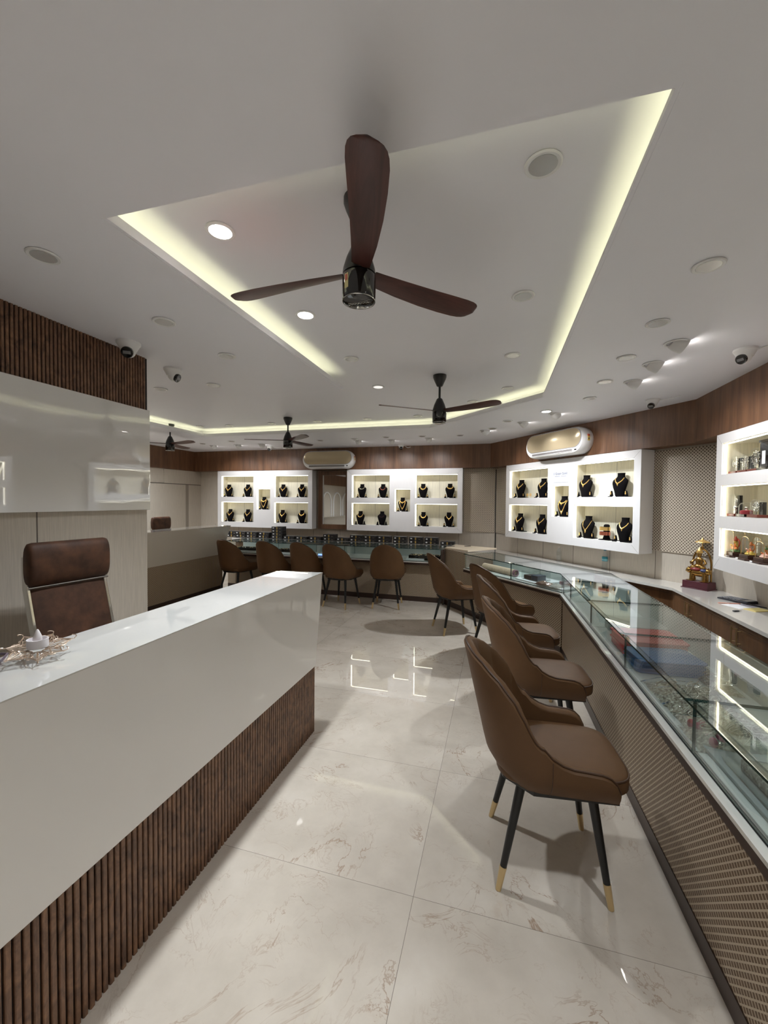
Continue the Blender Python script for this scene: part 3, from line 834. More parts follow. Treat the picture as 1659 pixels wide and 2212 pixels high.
MB().box(3.94,3.96,.0,.56,.0,.86).build('end_panel', STRIP, farc, smooth=0)
MB().box(3.90,3.94,.03,.05,.655,.855).build('end_post', CHROME, farc, smooth=0)
# board that bridges the back counter and the diagonal one
o = MB().prism([(-.775,6.33),(-.405,6.04),(.0,6.52),(-.66,6.84)], .868, .888).build('bridge_board', plain('pale birch board', rgb(222,206,182), .4), smooth=0)
tag(o, 'pale board bridging the back and diagonal glass counters', 'counter board')
d = Vector((-.435,5.93))-Vector((-.775,6.33)); 
t = thing('lattice_front_panel', 'beige lattice panel closing the gap under the bridging board', 'lattice panel', (-.775,6.33,0), math.atan2(d.y,d.x))
MB().box(0,d.length,.0,.02,.08,.866).build('lattice_board', LATT, t, smooth=0)
MB().box(0,d.length,-.004,.02,0,.08).build('skirting', SKIRT, t, smooth=0)
# shelf that carries the jewellery boxes
o = MB().box(-5.0,-.66,6.85,7.3,.80,.858).build('rear_shelf', LEDGE, smooth=0)
tag(o, 'white shelf behind the back glass counter carrying the jewellery boxes', 'shelf')
MB().box(-4.95,-.7,6.9,7.28,0,.80).build('shelf_body', CAB, o, smooth=0)
for k, (x,y,r) in enumerate(((-.70,6.52,.35),(-.45,6.62,.6))):
    o = MB().box(-.055,.055,-.009,.009,0,.008).build('pen', BLKGL, loc=(x,y,.889), rz=r, bevel=.002)
    tag(o, ('dark pen on the bridging board, nearer the jewellery boxes','dark pen on the bridging board, nearer the lattice wall panel')[k], 'pen', 'pens on the bridging board')

# jewellery boxes
BOXM = plain('black leatherette', rgb(24,22,24), .42); LIDM = plain('black box lid', rgb(34,31,33), .4); GTAG = plain('gold clasp', rgb(190,160,92), .35, .6)
def make_box():
    t = thing('jewellery_box', 'x', 'jewellery box')
    MB().box(-.118,.118,-.075,.075,0,.032).build('box_base', BOXM, t, bevel=.002)
    MB().box(-.118,.118,-.075,.075,.034,.057).build('lid', LIDM, t, bevel=.003)
    MB().box(-.012,.012,-.0775,-.075,.008,.05).build('clasp', GTAG, t, smooth=0)
    MB().box(-.092,-.062,-.077,-.075,.022,.040).build('white_sticker', PAPER, t, smooth=0)
    MB().box(.05,.085,-.077,-.075,.016,.022).build('silver_lettering', SILVER, t, smooth=0)
    return t
from itertools import count
ordn = ['first','second','third','fourth','fifth','sixth','seventh','eighth','ninth','tenth','eleventh','twelfth','thirteenth','fourteenth','fifteenth','sixteenth','seventeenth']
stacks = [(501,2),(521,2),(544,2),(571,2),(599,4),(625,1),(652,1),(681,1),(711,2),(739,1),(769,2),(800,2),(830,2),(863,2),(898,2),(932,2),(967,1)]
def x_at(px, Y):
    v = Rc @ Vector(((px-829.5)/F_PX, 1, -(1170-1106)/F_PX)); return v.x*Y/v.y
box_proto = None
for i, (px, n) in enumerate(stacks):
    x = x_at(px, 7.0)
    for k in range(n):
        lvl = ('bottom','second','third','top')[k] if n == 4 else ('bottom','top')[k]
        lab = 'black jewellery box, %s stack from the left' % ordn[i] + (', %s one' % lvl if n > 1 else ', single')
        loc = (x+random.uniform(-.004,.004), 7.06+random.uniform(-.01,.01), .8585+k*.0578)
        if box_proto is None:
            box_proto = make_box(); b = box_proto; b['label'] = lab; b['group'] = 'black jewellery boxes on the shelf'; b.location = loc
        else: b = dup(box_proto, lab, loc)
        b.rotation_euler = (0,0,random.uniform(-.03,.03)-.04)

# jewellery trays in the back counter
def tray(x, w, label, col, n=26):
    t = thing('jewellery_tray', label, 'jewellery tray', (x,6.52,.660), 0, 'black trays in the back counter')
    MB().box(-w/2-.03,w/2+.03,-.15,.12,0,.025).build('white_platform', PAPER, t, smooth=0)
    m = MB(); m.prism([(-w/2,-.11),(w/2,-.11),(w/2,.1),(-w/2,.1)], .026, .07); m.build('tray', VELVET, t, bevel=.004)
    m = MB()
    for k in range(n):
        px, py = random.uniform(-w/2+.02,w/2-.02), random.uniform(-.1,.08)
        if random.random() < .5: m.torus((px,py,.075), random.uniform(.007,.014), .0025, 10, 5)
        else: m.ball((px,py,.076), random.uniform(.005,.012), random.uniform(.004,.009), .006, 6, 4)
    o = m.build('jewellery', col, t); o['kind'] = 'stuff'
MIXJ = NT('mixed pearl and gold'); MIXJ.p(Roughness=.25, Metallic=.4)
f = MIXJ.noise(MIXJ.coords(), 60, 1); MIXJ.color(MIXJ.ramp(f, [(.45, rgb(232,226,214)), (.55, rgb(214,178,98))])); MIXJ = MIXJ.mat
tray(-4.42,.46,'black jewellery tray with pale pieces behind the leftmost back chair',MIXJ)
tray(-3.55,.42,'black jewellery tray behind the second back chair',MIXJ)
tray(-1.75,.40,'black jewellery tray between the two back chairs on the right',MIXJ)
tray(-1.2,.34,'black jewellery tray behind the rightmost of the back chairs',MIXJ,34)
tray(-.99+.02,.22,'short black jewellery tray at the right end of the back counter',MIXJ,20)
t = thing('weighing_scale', 'small digital weighing scale with blue display in the back counter', 'weighing scale', (-2.85,6.5,.660), 0)
m = MB(); m.box(-.11,.11,-.1,.1,0,.03); m.build('body', PLAST, t, bevel=.006)
MB().lathe([(.05,.03),(.075,.06),(.07,.062),(.03,.036)], 20, (.03,.03,0)).build('pan', SILVER, t)
MB().box(-.1,-.03,-.1015,-.1,.006,.026).build('screen', emit('blue display', (.15,.3,1,1), 2.0), t, smooth=0)

# ---- contents of the diagonal counter: local frame helpers
def cl(loc, rz, x, y, z):
    R = Matrix.Rotation(rz, 3, 'Z'); v = R @ Vector((x,y,0)); return (loc[0]+v.x, loc[1]+v.y, z)
AL = (-.454,5.88,0)
ac = lambda x, y, z: cl(AL, a_rot, x, y, z)
nc = lambda x, y, z: cl(tuple(CORN), n_rot, x, y, z)
bm1 = MB().torus((0,0,0), .036, .0085, 22, 8, 'x'); 
BANG = plain('beige enamel bangle', rgb(206,184,160), .35); BANG2 = plain('mauve enamel bangle', rgb(140,96,108), .35)
o0 = None
for k in range(30):
    mat = BANG2 if k in (28,29) else BANG
    if k in (0,28): o0 = bm1.build('bangle', mat)
    else: o0 = o0.copy(); COL.objects.link(o0)
    o0.location = ac(.22+k*.0215, .20, .660+.045); o0.rotation_euler = (0,0,a_rot)
    tag(o0, 'mauve bangle at the right end of the bangle row in the diagonal counter' if k >= 28 else 'beige bangle in the long row inside the diagonal glass counter', 'bangle',
        'mauve bangles ending the row' if k >= 28 else 'beige bangles in the long row')
PLCLEAR = m_glass('clear plastic box', (.95,.96,.96,1), 1.6, .12)
def clear_box(loc, rz, w, d, h, label, contents, cat='storage box'):
    t = thing('plastic_box', label, cat, loc, rz)
    m = MB(); m.box(-w/2,w/2,-d/2,d/2,0,.003); m.box(-w/2,w/2,-d/2,-d/2+.002,.003,h); m.box(-w/2,w/2,d/2-.002,d/2,.003,h); m.box(-w/2,-w/2+.002,-d/2,d/2,.003,h); m.box(w/2-.002,w/2,-d/2,d/2,.003,h)
    m.build('tub', PLCLEAR, t, smooth=0)
    m = MB(); m.box(-w/2-.004,w/2+.004,-d/2-.004,d/2+.004,h,h+.006); m.build('lid', PLCLEAR, t, bevel=.003)
    for nm, mt, bx in contents: MB().box(*bx).build(nm, mt, t, bevel=.004)
    return t
NAVY = plain('navy card', rgb(48,62,84), .5); DKPK = plain('dark packets', rgb(48,42,46), .4)
MB_t = MB().box(-.40,.33,-.2,.17,0,.022)
o = MB_t.build('display_tray', PAPER, loc=ac(1.37,.27,.660), rz=a_rot, bevel=.004); tag(o, 'white tray under the clear boxes in the diagonal counter', 'tray')
clear_box(ac(1.17,.20,.683), a_rot, .26, .2, .10, 'clear plastic box with dark and navy packets, diagonal counter', [('dark_packets',DKPK,(-.11,.0,-.08,.06,.004,.05)),('navy_packet',NAVY,(.01,.11,-.085,.05,.004,.065))])
clear_box(ac(1.50,.24,.683), a_rot, .24, .2, .06, 'shallow clear plastic box right of the navy packets', [('pink_packet',plain('pink tissue', rgb(176,130,136), .6),(-.02,.09,.0,.08,.004,.04))])
def crumple(w, d, h, nx=22, ny=18, seed=1, amp=.35):
    r = random.Random(seed); ph = [(r.uniform(0,6),r.uniform(0,6),r.uniform(4,13),r.uniform(4,13)) for _ in range(7)]
    m = MB(); vs = []; fs = []
    for j in range(ny+1):
        for i in range(nx+1):
            u, v = i/nx, j/ny
            e = (math.sin(PI*u)*math.sin(PI*v))**.45
            q = sum(math.sin(a+u*c+b)*math.sin(b+v*dd+a) for a,b,c,dd in ph)/7+r.uniform(-.12,.12)
            vs.append((-w/2+w*u+.01*q, -d/2+d*v+.01*q, max(.0, h*e*(1-amp+amp*q*2))))
    for j in range(ny):
        for i in range(nx):
            a = j*(nx+1)+i; fs.append((a,a+1,a+nx+2,a+nx+1))
    m.add(vs, fs)
    b = [(x,y,0.0) for x,y in ((-w/2,-d/2),(w/2,-d/2),(w/2,d/2),(-w/2,d/2))]
    m.add(b, [(3,2,1,0)])
    return m
FOIL = plain('crinkled clear packet', rgb(190,186,180), .18, .35)
o = crumple(.2,.11,.05,seed=3).build('packet', plain('brown packets in film', rgb(116,92,80), .22, .2), loc=ac(1.42,.09,.682), rz=a_rot+.2); tag(o, 'crumpled brown packet in film at the front of the white tray', 'packet')
o = crumple(.12,.09,.05,seed=4).build('packet', FOIL, loc=ac(1.57,.10,.682), rz=a_rot); tag(o, 'crumpled silvery packet at the front right of the white tray', 'packet')

# ---- contents of the near counter
GREYB = plain('grey display card', rgb(158,164,164), .4)
SILVJ = NT('heap of silver jewellery').p(Roughness=.22, Metallic=.75); ff = SILVJ.noise(SILVJ.coords(), 90, 3, .7); SILVJ.color(SILVJ.ramp(ff, [(.36, rgb(70,68,62)), (.5, rgb(178,174,162)), (.64, rgb(240,238,228))])); SILVJ.bump(ff, .9, .012); SILVJ = SILVJ.mat
def silver_bag(x, y, w, d, h, seed, label, tint=None, yaw=0, rings=14):
    t = thing('jewellery_bag', label, 'bag of jewellery', nc(x,y,.660), n_rot+yaw, 'clear bags of silver jewellery in the near counter')
    crumple(w,d,h*.8,26,20,seed).build('silver_heap', SILVJ, t, smooth=0)
    r = random.Random(seed); m = MB()
    for k in range(rings):
        cx, cy = r.uniform(-w*.36,w*.36), r.uniform(-d*.34,d*.34); a = r.uniform(0,PI); R = r.uniform(.018,.034)
        e = (math.cos(PI*cx/w)*math.cos(PI*cy/d))**.45*h*.85
        pts = [(cx+R*math.cos(q)*math.cos(a), cy+R*math.cos(q)*math.sin(a)+R*math.sin(q)*.6*math.cos(a), e+R*.5*math.sin(q+a)) for q in [2*PI*j/16 for j in range(16)]]
        m.tube(pts, .0024, 5, closed=True)
    o = m.build('silver_anklets', SILVER, t); o['kind'] = 'stuff'
    if tint:
        m = MB()
        for k in range(5): m.ball((r.uniform(-w*.4,w*.4), r.uniform(-d*.4,-d*.1), h*.4), .018, .015, .02, 8, 5)
        m.build('crimson_tissue', tint, t)
    crumple(w*1.12,d*1.1,h*1.15,16,12,seed+9,.25).build('clear_film', GLASSC, t, smooth=60)
    return t
CRIM = plain('crimson tissue', rgb(140,44,72), .6)
# local x of near counter runs towards the camera: x = 4.573 - worldY
def stack_tray(name, x, y, w, d, n, h, mat, label, yaw=0, z=.660, rot2=0):
    for k in range(n):
        lab = label % ('upper' if k == n-1 else 'lower' if k == 0 else 'middle')
        m = MB(); rr = [(-w/2,-d/2),(w/2,-d/2),(w/2,d/2),(-w/2,d/2)]
        c = .02; P = [(-w/2+c,-d/2),(w/2-c,-d/2),(w/2,-d/2+c),(w/2,d/2-c),(w/2-c,d/2),(-w/2+c,d/2),(-w/2,d/2-c),(-w/2,-d/2+c)]
        t = thing(name, lab, name.replace('_',' '), nc(x+.012*k,y,z+k*h), n_rot+yaw+.05*k, label.split('%s')[-1].strip())
        MB().prism([(a*.95,b*.95) for a,b in P], 0, h-.012).build('tub', mat, t, bevel=.003)
        MB().prism(P, h-.011, h-.001).build('lid', mat, t, bevel=.003)
BLUE = NT('blue translucent plastic').p(Base_Color=rgb(70,120,176), Roughness=.25, Transmission_Weight=.15).mat
RED = NT('red translucent plastic').p(Base_Color=rgb(196,62,70), Roughness=.25).mat
SMOK = NT('smoky plastic').p(Base_Color=rgb(164,170,168), Roughness=.3).mat
stack_tray('plastic_box', 1.28, .30, .30, .34, 1, .085, SMOK, '%s grey plastic box in the near counter beyond the red boxes')
stack_tray('plastic_box', 1.64, .26, .30, .36, 2, .05, RED, '%s red plastic box in the near glass counter')
stack_tray('plastic_box', 1.93-.0, .24, .24, .34, 3, .028, BLUE, '%s blue plastic box in the near glass counter')
silver_bag(2.30,.22,.26,.30,.07,11,'clear bag of silver anklets nearest the blue boxes')
silver_bag(2.53,.24,.24,.32,.07,12,'clear bag of silver chains, middle of the three silver bags')
silver_bag(2.66+.04,.18,.18,.24,.075,13,'clear bag of silver rings with crimson tissue', CRIM)
silver_bag(2.05,.43,.36,.12,.05,15,'flat bag of silver pieces at the back edge behind the blue boxes', rings=8)
clear_box(nc(3.02,.22,.676), n_rot, .30, .24, .095, 'clear lidded plastic box on the grey tray in the near counter', [('silver_contents',SILVJ,(-.12,.12,-.09,.09,.004,.04)),('paper_slip',PAPER,(.0,.1,-.08,-.02,.041,.044))])
o = MB().box(-.65,.65,-.2,.2,0,.014).build('display_tray', SMOK, loc=nc(3.35,.28,.660), rz=n_rot, bevel=.003); tag(o, 'grey tray under the clear box at the camera end of the counter', 'tray')
silver_bag(3.42,.26,.30,.30,.05,17,'clear bag of silver chains on the grey tray, nearest the camera', rings=10).location.z = .675

# ------------------------------------------------------------------ reception desk
t = thing('reception_desk', 'white high gloss reception desk with a fluted wood base, at the left', 'reception desk', (0,0,0))
Y0, Y1 = -1.2, 2.565
m = MB(); m.loft([[(-1.2,y,.452),(-1.151,y,1.102),(-1.47,y,1.102),(-1.47,y,.452)] for y in (Y0,Y1)])
m.build('gloss_front', GLOSSF, t, smooth=0)
MB().prism([(-1.15,Y0),(-1.15,Y1+.004),(-1.475,Y1-.045),(-1.475,Y0)], 1.102, 1.106).build('worktop', GLOSSW, t, smooth=0)
slats(Y0, Y1-.004, 0, .451, -1.202, 1).build('fluted_base', [SLAT, BLACKGAP], t, smooth=0)
MB().box(-1.47,-1.214,Y0,Y1-.004,0,.451).build('carcass', STRIP, t, smooth=0)

# flower-shaped metal candle stand
t = thing('candle_stand', 'pale gold filigree flower candle stand on the reception desk', 'candle stand', (-1.352,.905,1.106))
m = MB(); m.T = Matrix.Translation((0,0,.030)) @ Matrix.Rotation(math.radians(13), 4, Vector((.55,.83,0))) @ Matrix.Scale(.9, 4)
for k in range(7):
    a = 2*PI*k/7+.25; ca, sa = math.cos(a), math.sin(a); r0, r1, w = .018, .104 if k % 2 else .092, .030
    def pt(rr, off, z): return (rr*ca-off*sa, rr*sa+off*ca, z)
    for q in (-1,-.66,-.33,0,.33,.66,1):
        pts = []
        for j in range(11):
            u = j/10; pts.append(pt(r0+(r1-r0)*u*(1-.10*abs(q)), q*w*math.sin(PI*u**.8)*(1.15-.4*u), .004*math.sin(u*PI)+.010*u*u))
        m.tube(pts, .0019 if abs(q) == 1 else .0012, 5)
    # scrolls
    for sg in (-1,1):
        pts = [pt(.058+(.018-.0013*j)*math.cos(.6*j), sg*(.016+(.014-.001*j)*math.sin(.6*j)), .008) for j in range(12)]
        m.tube(pts, .0016, 5)
    m.tube([pt(r1-.002+.008*math.sin(j*.6), .008*(1-math.cos(j*.6)), .012+.001*j) for j in range(7)], .0016, 5)
m.build('filigree_petals', plain('pale gold wire', rgb(226,204,184), .25, .85), t)
m = MB()
for k in range(3):
    a = 2*PI*k/3-.6; m.tube([(.03*math.cos(a),.03*math.sin(a),.028),(.04*math.cos(a),.04*math.sin(a),.0)], [.003,.002], 6)
m.build('feet', plain('pale gold feet', rgb(226,204,184), .25, .85), t)
o = MB().lathe([(.0255,0),(.027,.002),(.027,.027),(.0245,.027),(.0235,.016),(.006,.015)], 28).build('tealight', plain('white wax', rgb(232,226,228), .5), loc=(-1.352,.905,1.142)); tag(o, 'white round tealight in the filigree flower stand', 'candle')
MB().lathe([(.0085,.015),(.012,.024),(.011,.034),(.005,.05),(.002,.056)], 16).build('flame_tip', plain('white wax tip', rgb(236,230,230), .5), o)
t = thing('glass_bowl', 'faceted clear glass bowl at the left picture edge of the reception desk', 'glass bowl', (-1.335,.752,1.106))
m = MB(); m.loft([[(r*math.cos(2*PI*i/6+.3), r*math.sin(2*PI*i/6+.3), z) for i in range(6)] for r, z in ((.03,0),(.04,.01),(.058,.055),(.055,.055),(.038,.012))]); m.build('bowl', m_glass('lilac glass', (.84,.80,.84,1), 1.5), t, smooth=0)
m = MB(); m.tube([(.0565*math.cos(2*PI*i/6+.3), .0565*math.sin(2*PI*i/6+.3), .055) for i in range(6)], .0035, 6, closed=True); m.build('rim', plain('purple glass rim', rgb(96,84,96), .15), t)

# left desk at the back
t = thing('reception_desk', 'grey gloss desk with lattice base by the left wall', 'reception desk', (0,0,0))
y0, y1 = 3.3, 6.12
m = MB(); m.loft([[(-4.65,y,.645),(-4.50,y,1.135),(-4.85,y,1.135),(-4.85,y,.645)] for y in (y0,y1)]); m.build('gloss_front', GREYP, t, smooth=0)
MB().box(-4.86,-4.495,y0,y1+.01,1.135,1.15).build('worktop', GREYP, t, smooth=0)
MB().box(-y1,-y0,-.0,.02,.10,.644).build('lattice_front', LATT, t, loc=(-4.66,0,0), rz=-PI/2, smooth=0).rotation_euler = (0,0,-PI/2)
for o_ in kids(t):
    if o_.name.startswith('lattice_front'): o_.location = (-4.66,0,0); o_.rotation_euler = (0,0,PI/2)
m_ = [o_ for o_ in kids(t) if o_.name.startswith('lattice_front')][0]
m_.data.transform(Matrix.Scale(-1,4,(1,0,0))); m_.data.flip_normals()
MB().box(-4.85,-4.682,y0,y1,0,.644).build('carcass', STRIP, t, smooth=0)
MB().box(-4.70,-4.65,y0,y1,0,.1).build('skirting', SKIRT, t, smooth=0)

# ------------------------------------------------------------------ tub chairs
HT = [(0,.972),(.04,.969),(.08,.958),(.15,.920),(.20,.868),(.232,.800),(.247,.735)]
def chair_proto(label):
    t = thing('tub_chair', label, 'chair')
    RX, RY, XC, XF = .205, .262, -.05, .235
    stations = []   # (x, y, nx, ny, H, side)
    def H_back(y): return lerp(HT, abs(y))
    side = [(.235,.452),(.228,.50),(.212,.535),(.19,.556),(.16,.566),(.11,.570),(.06,.573),(.02,.584),(-.02,.606),(-.05,.640)]
    for x, H in side: stations.append((x, -RY, 0, -1, H))
    NA = 72
    for k in range(1, NA):
        f = PI*k/NA
        x, y = XC-RX*math.sin(f), -RY*math.cos(f)
        nx, ny = -math.sin(f)/RX, -math.cos(f)/RY
        l = math.hypot(nx, ny); nx /= l; ny /= l
        H = H_back(y)
        if abs(y) > .247:
            q = (abs(y)-.247)/(.262-.247); H = .735+(.640-.735)*q
        stations.append((x, y, nx, ny, H))
    for x, H in side[::-1]: stations.append((x, RY, 0, 1, H))
    ZB_, TH = .425, .05
    NV = 12
    def outer(st, z):
        x, y, nx, ny, H = st
        back = max(0, -nx)
        lean = (z-.50)*.20*back + (z-.5)*.03
        ins = .055*max(0, (.53-z)/.105)**2
        narrow = 1-.10*max(0,(z-.62)/.35)**1.5*abs(ny)
        return Vector((x+nx*(lean-ins), (y+ny*((z-.5)*.04-ins))*narrow, z))
    def inner(st, z):
        x, y, nx, ny, H = st
        p = outer(st, z); back = max(0, -nx)
        ple = 0
        if back > .5: ple = .011*abs(math.sin(y*40*(1.0-(z-.5)*.35)))**.8*min(1,(z-.45)*6)*min(1,(H-z)*14+.15)
        ins_fix = .055*max(0, (.53-z)/.105)**2
        q = TH-ins_fix-.012*back+ple*1.3
        return Vector((p.x-nx*q, p.y-ny*q, z))
    rings = []
    for st in stations:
        H = st[4]; pr = []
        for v in range(NV+1): pr.append(outer(st, ZB_+(H-.012-ZB_)*v/NV))
        o1, i1 = outer(st, H-.012), inner(st, H-.012)
        pr.append(o1.lerp(i1,.22)+Vector((0,0,.009))); pr.append(o1.lerp(i1,.5)+Vector((0,0,.012))); pr.append(o1.lerp(i1,.78)+Vector((0,0,.009)))
        zb = min(.47, H-.02)
        for v in range(NV+1): pr.append(inner(st, H-.012+(zb-(H-.012))*v/NV))
        rings.append([tuple(p) for p in pr])
    m = MB(); m.loft(rings, closed=True, caps=True)
    shell = m.build('shell', LEATH, t, smooth=50)
    # piping along the outer rim
    m = MB(); pts = []
    for st in stations:
        o1, i1 = outer(st, st[4]-.012), inner(st, st[4]-.012); pts.append(o1.lerp(i1,.2)+Vector((0,0,.011)))
    m.tube(pts, .0042, 6)
    m.build('rim_piping', PIPE, shell)
    # seam on the flanks
    m = MB()
    for s in (0,1):
        st = [q for q in stations if abs(q[0]-(-.02)) < 1e-6][s]
        m.tube([tuple(outer(st, z)+Vector((0,st[3]*.0005,0))) for z in [ZB_+.01+(st[4]-.02-ZB_)*k/8 for k in range(9)]], .0015, 4)
    m.build('side_seam', PIPE, shell)
    MB().prism([(.24,-.205),(.24,.205),(-.08,.215),(-.19,.12),(-.21,0),(-.19,-.12),(-.08,-.215)], .422, .45).build('underside', BLKMET, t)
    # cushion
    def plan(k, z):
        pts = []
        for i in range(40):
            a = 2*PI*i/40; c, s = math.cos(a), math.sin(a)
            x = (abs(c)**.55)*(1 if c > 0 else -1); y = (abs(s)**.45)*(1 if s > 0 else -1)
            X = .045+ .262*x
            wid = .212 if X < .20 else .212+(X-.20)*.10
            pts.append((.045+(X-.045)*k, y*wid*k, z))
        return pts
    m = MB(); m.loft([plan(.96,.446),plan(.995,.456),plan(1,.475),plan(1,.497),plan(.985,.510),plan(.95,.517),plan(.80,.524),plan(.55,.529),plan(.25,.530)])
    cu = m.build('seat_cushion', LEATH, t, smooth=50)
    m = MB(); m.tube(plan(.992,.507), .004, 6, closed=True); m.build('seat_piping', PIPE, cu)
    for sx in (-1,1):
        for sy in (-1,1):
            top = Vector((.02+sx*.135, sy*.14, .43)); bot = Vector((.005+sx*.215, sy*.2, 0)); mid = bot.lerp(top, .205)
            l = MB().tube([top, mid], [.020,.0135], 14).build('leg', BLKMET, t)
            MB().tube([mid+ (top-mid)*.01, bot], [.0150,.0115], 14).build('brass_tip', BRASS, l)
    return t
CH = [((.22,1.925),5,'brown leather tub chair nearest the camera, at the glass counter'),
      ((.265,2.79),5,'second brown tub chair from the camera along the glass counter'),
      ((.19,3.63),8,'third brown tub chair from the camera along the glass counter'),
      ((.05,4.43),38,'brown tub chair at the bend of the glass counters, mostly hidden'),
      ((-.50,5.09),28,'brown tub chair standing alone left of the diagonal counter'),
      ((-1.60,5.97),97,'rightmost of the five brown tub chairs along the back counter'),
      ((-2.28,5.79),79,'second from right of the brown chairs along the back counter'),
      ((-2.86,5.86),82,'middle of the five brown tub chairs at the back counter'),
      ((-3.46,5.86),84,'second from left of the brown chairs at the back counter'),
      ((-4.16,5.84),80,'leftmost brown tub chair, beside the grey desk')]
cp = None
for (x, y), r, lab in CH:
    if cp is None:
        cp = chair_proto(lab); cp.location = (x,y,0); cp.rotation_euler = (0,0,math.radians(r)); cp['group'] = 'brown tub chairs at the glass counters'
    else: dup(cp, lab, (x,y,0), math.radians(r))

# ------------------------------------------------------------------ office chairs
def office_chair(label, loc, rz):
    t = thing('office_chair', label, 'office chair', loc, rz, 'high-backed brown office chairs')
    W = .187
    def bp(z):   # back plane x at height z
        return -.10-(z-.5)*.26 if z < 1.14 else -.10-.64*.26-(z-1.14)*.03
    m = MB()
    rows = []
    for k in range(15):
        z = .50+(1.135-.50)*k/14
        row_f = []; 
        for i in range(25):
            y = -W+2*W*i/24
            e = (1-(abs(y)/W)**8)
            ch = .0035*abs(math.cos(y*PI/.135)) if z < .95 else .0035
            row_f.append((bp(z)+.014+.016*e*.6+ch, y, z))
        row_b = [(bp(z)-.012, y, z) for y in [W-2*W*i/6 for i in range(7)]]
        rows.append(row_f+row_b)
    m.loft(rows); m.build('backrest', OFFL, t, smooth=50)
    m = MB(); prof = []
    for i in range(20):
        a = 2*PI*i/20; c, s = math.cos(a), math.sin(a)
        prof.append((.042*abs(c)**.8*(1 if c > 0 else -1), .112*abs(s)**.75*(1 if s > 0 else -1)))
    m.loft([[(bp(1.25)+.03+px*k, y, 1.262+pz*k2) for px, pz in prof] for y, k, k2 in ((-W-.012,.72,.86),(-W-.004,.95,.97),(-W+.01,1,1),(W-.01,1,1),(W+.004,.95,.97),(W+.012,.72,.86))])
    m.build('headrest', OFFL, t, smooth=50)
    m = MB(); m.tube([(bp(1.145)+.034,-W-.012,1.145),(bp(1.145)+.034,W+.012,1.145)], .007, 10); m.build('chrome_bar', CHROME, t)
    for s in (-1,1):
        m = MB()
        m.loft([[(bp(z)+dx, s*(W+.004)+dy, z) for dx, dy in ((-.020,-.006),(.022,-.006),(.022,.009),(-.020,.009))] for z in (.46,.7,.9,1.14,1.30)])
        rl = m.build('side_rail', CHROME, t, bevel=.003)
        m = MB(); m.tube([(.0-.02,s*(W+.03),.70),(.22,s*(W+.045),.70)], .011, 10); m.tube([(.2,s*(W+.045),.70),(.2,s*(W+.02),.48)], .010, 10); m.tube([(.0-.02,s*(W+.03),.70),(-.15,s*(W+.005),.70)], .010, 10)
        ar = m.build('armrest', CHROME, t)
        MB().box(-.02,.24,s*(W+.04)-.025,s*(W+.04)+.025,.708,.73).build('arm_pad', BLKMET, ar, bevel=.01)
    m = MB(); m.loft([[(x, y*W, .46+dz) for y, dz in ((-1,0),(-1,.05),(-.8,.062),(.8,.062),(1,.05),(1,0))] for x in (-.16,-.1,.0,.2,.28)]); m.build('seat', OFFL, t, smooth=40)
    MB().lathe([(.03,.12),(.03,.25),(.02,.26),(.02,.46)], 16, (.05,0,0)).build('gas_lift', CHROME, t)
    m = MB()
    for k in range(5):
        a = 2*PI*k/5+.3; m.tube([(.05,0,.12),(.05+.28*math.cos(a),.28*math.sin(a),.08)], [.022,.014], 8)
    bs = m.build('star_base', CHROME, t)
    for k in range(5):
        a = 2*PI*k/5+.3
        MB().lathe([(.026,-.018),(.03,-.012),(.03,.012),(.026,.018)], 14).build('caster', BLKMET, bs, loc=(.05+.28*math.cos(a),.28*math.sin(a),.03)).rotation_euler = (PI/2,0,a)
    return t
office_chair('high-backed brown leather office chair behind the white reception desk', (-2.0,1.64,0), math.radians(-6))
office_chair('dark brown office chair behind the grey desk, headrest showing', (-5.2,5.56,0), math.radians(2)).scale = (.95,.95,.95)

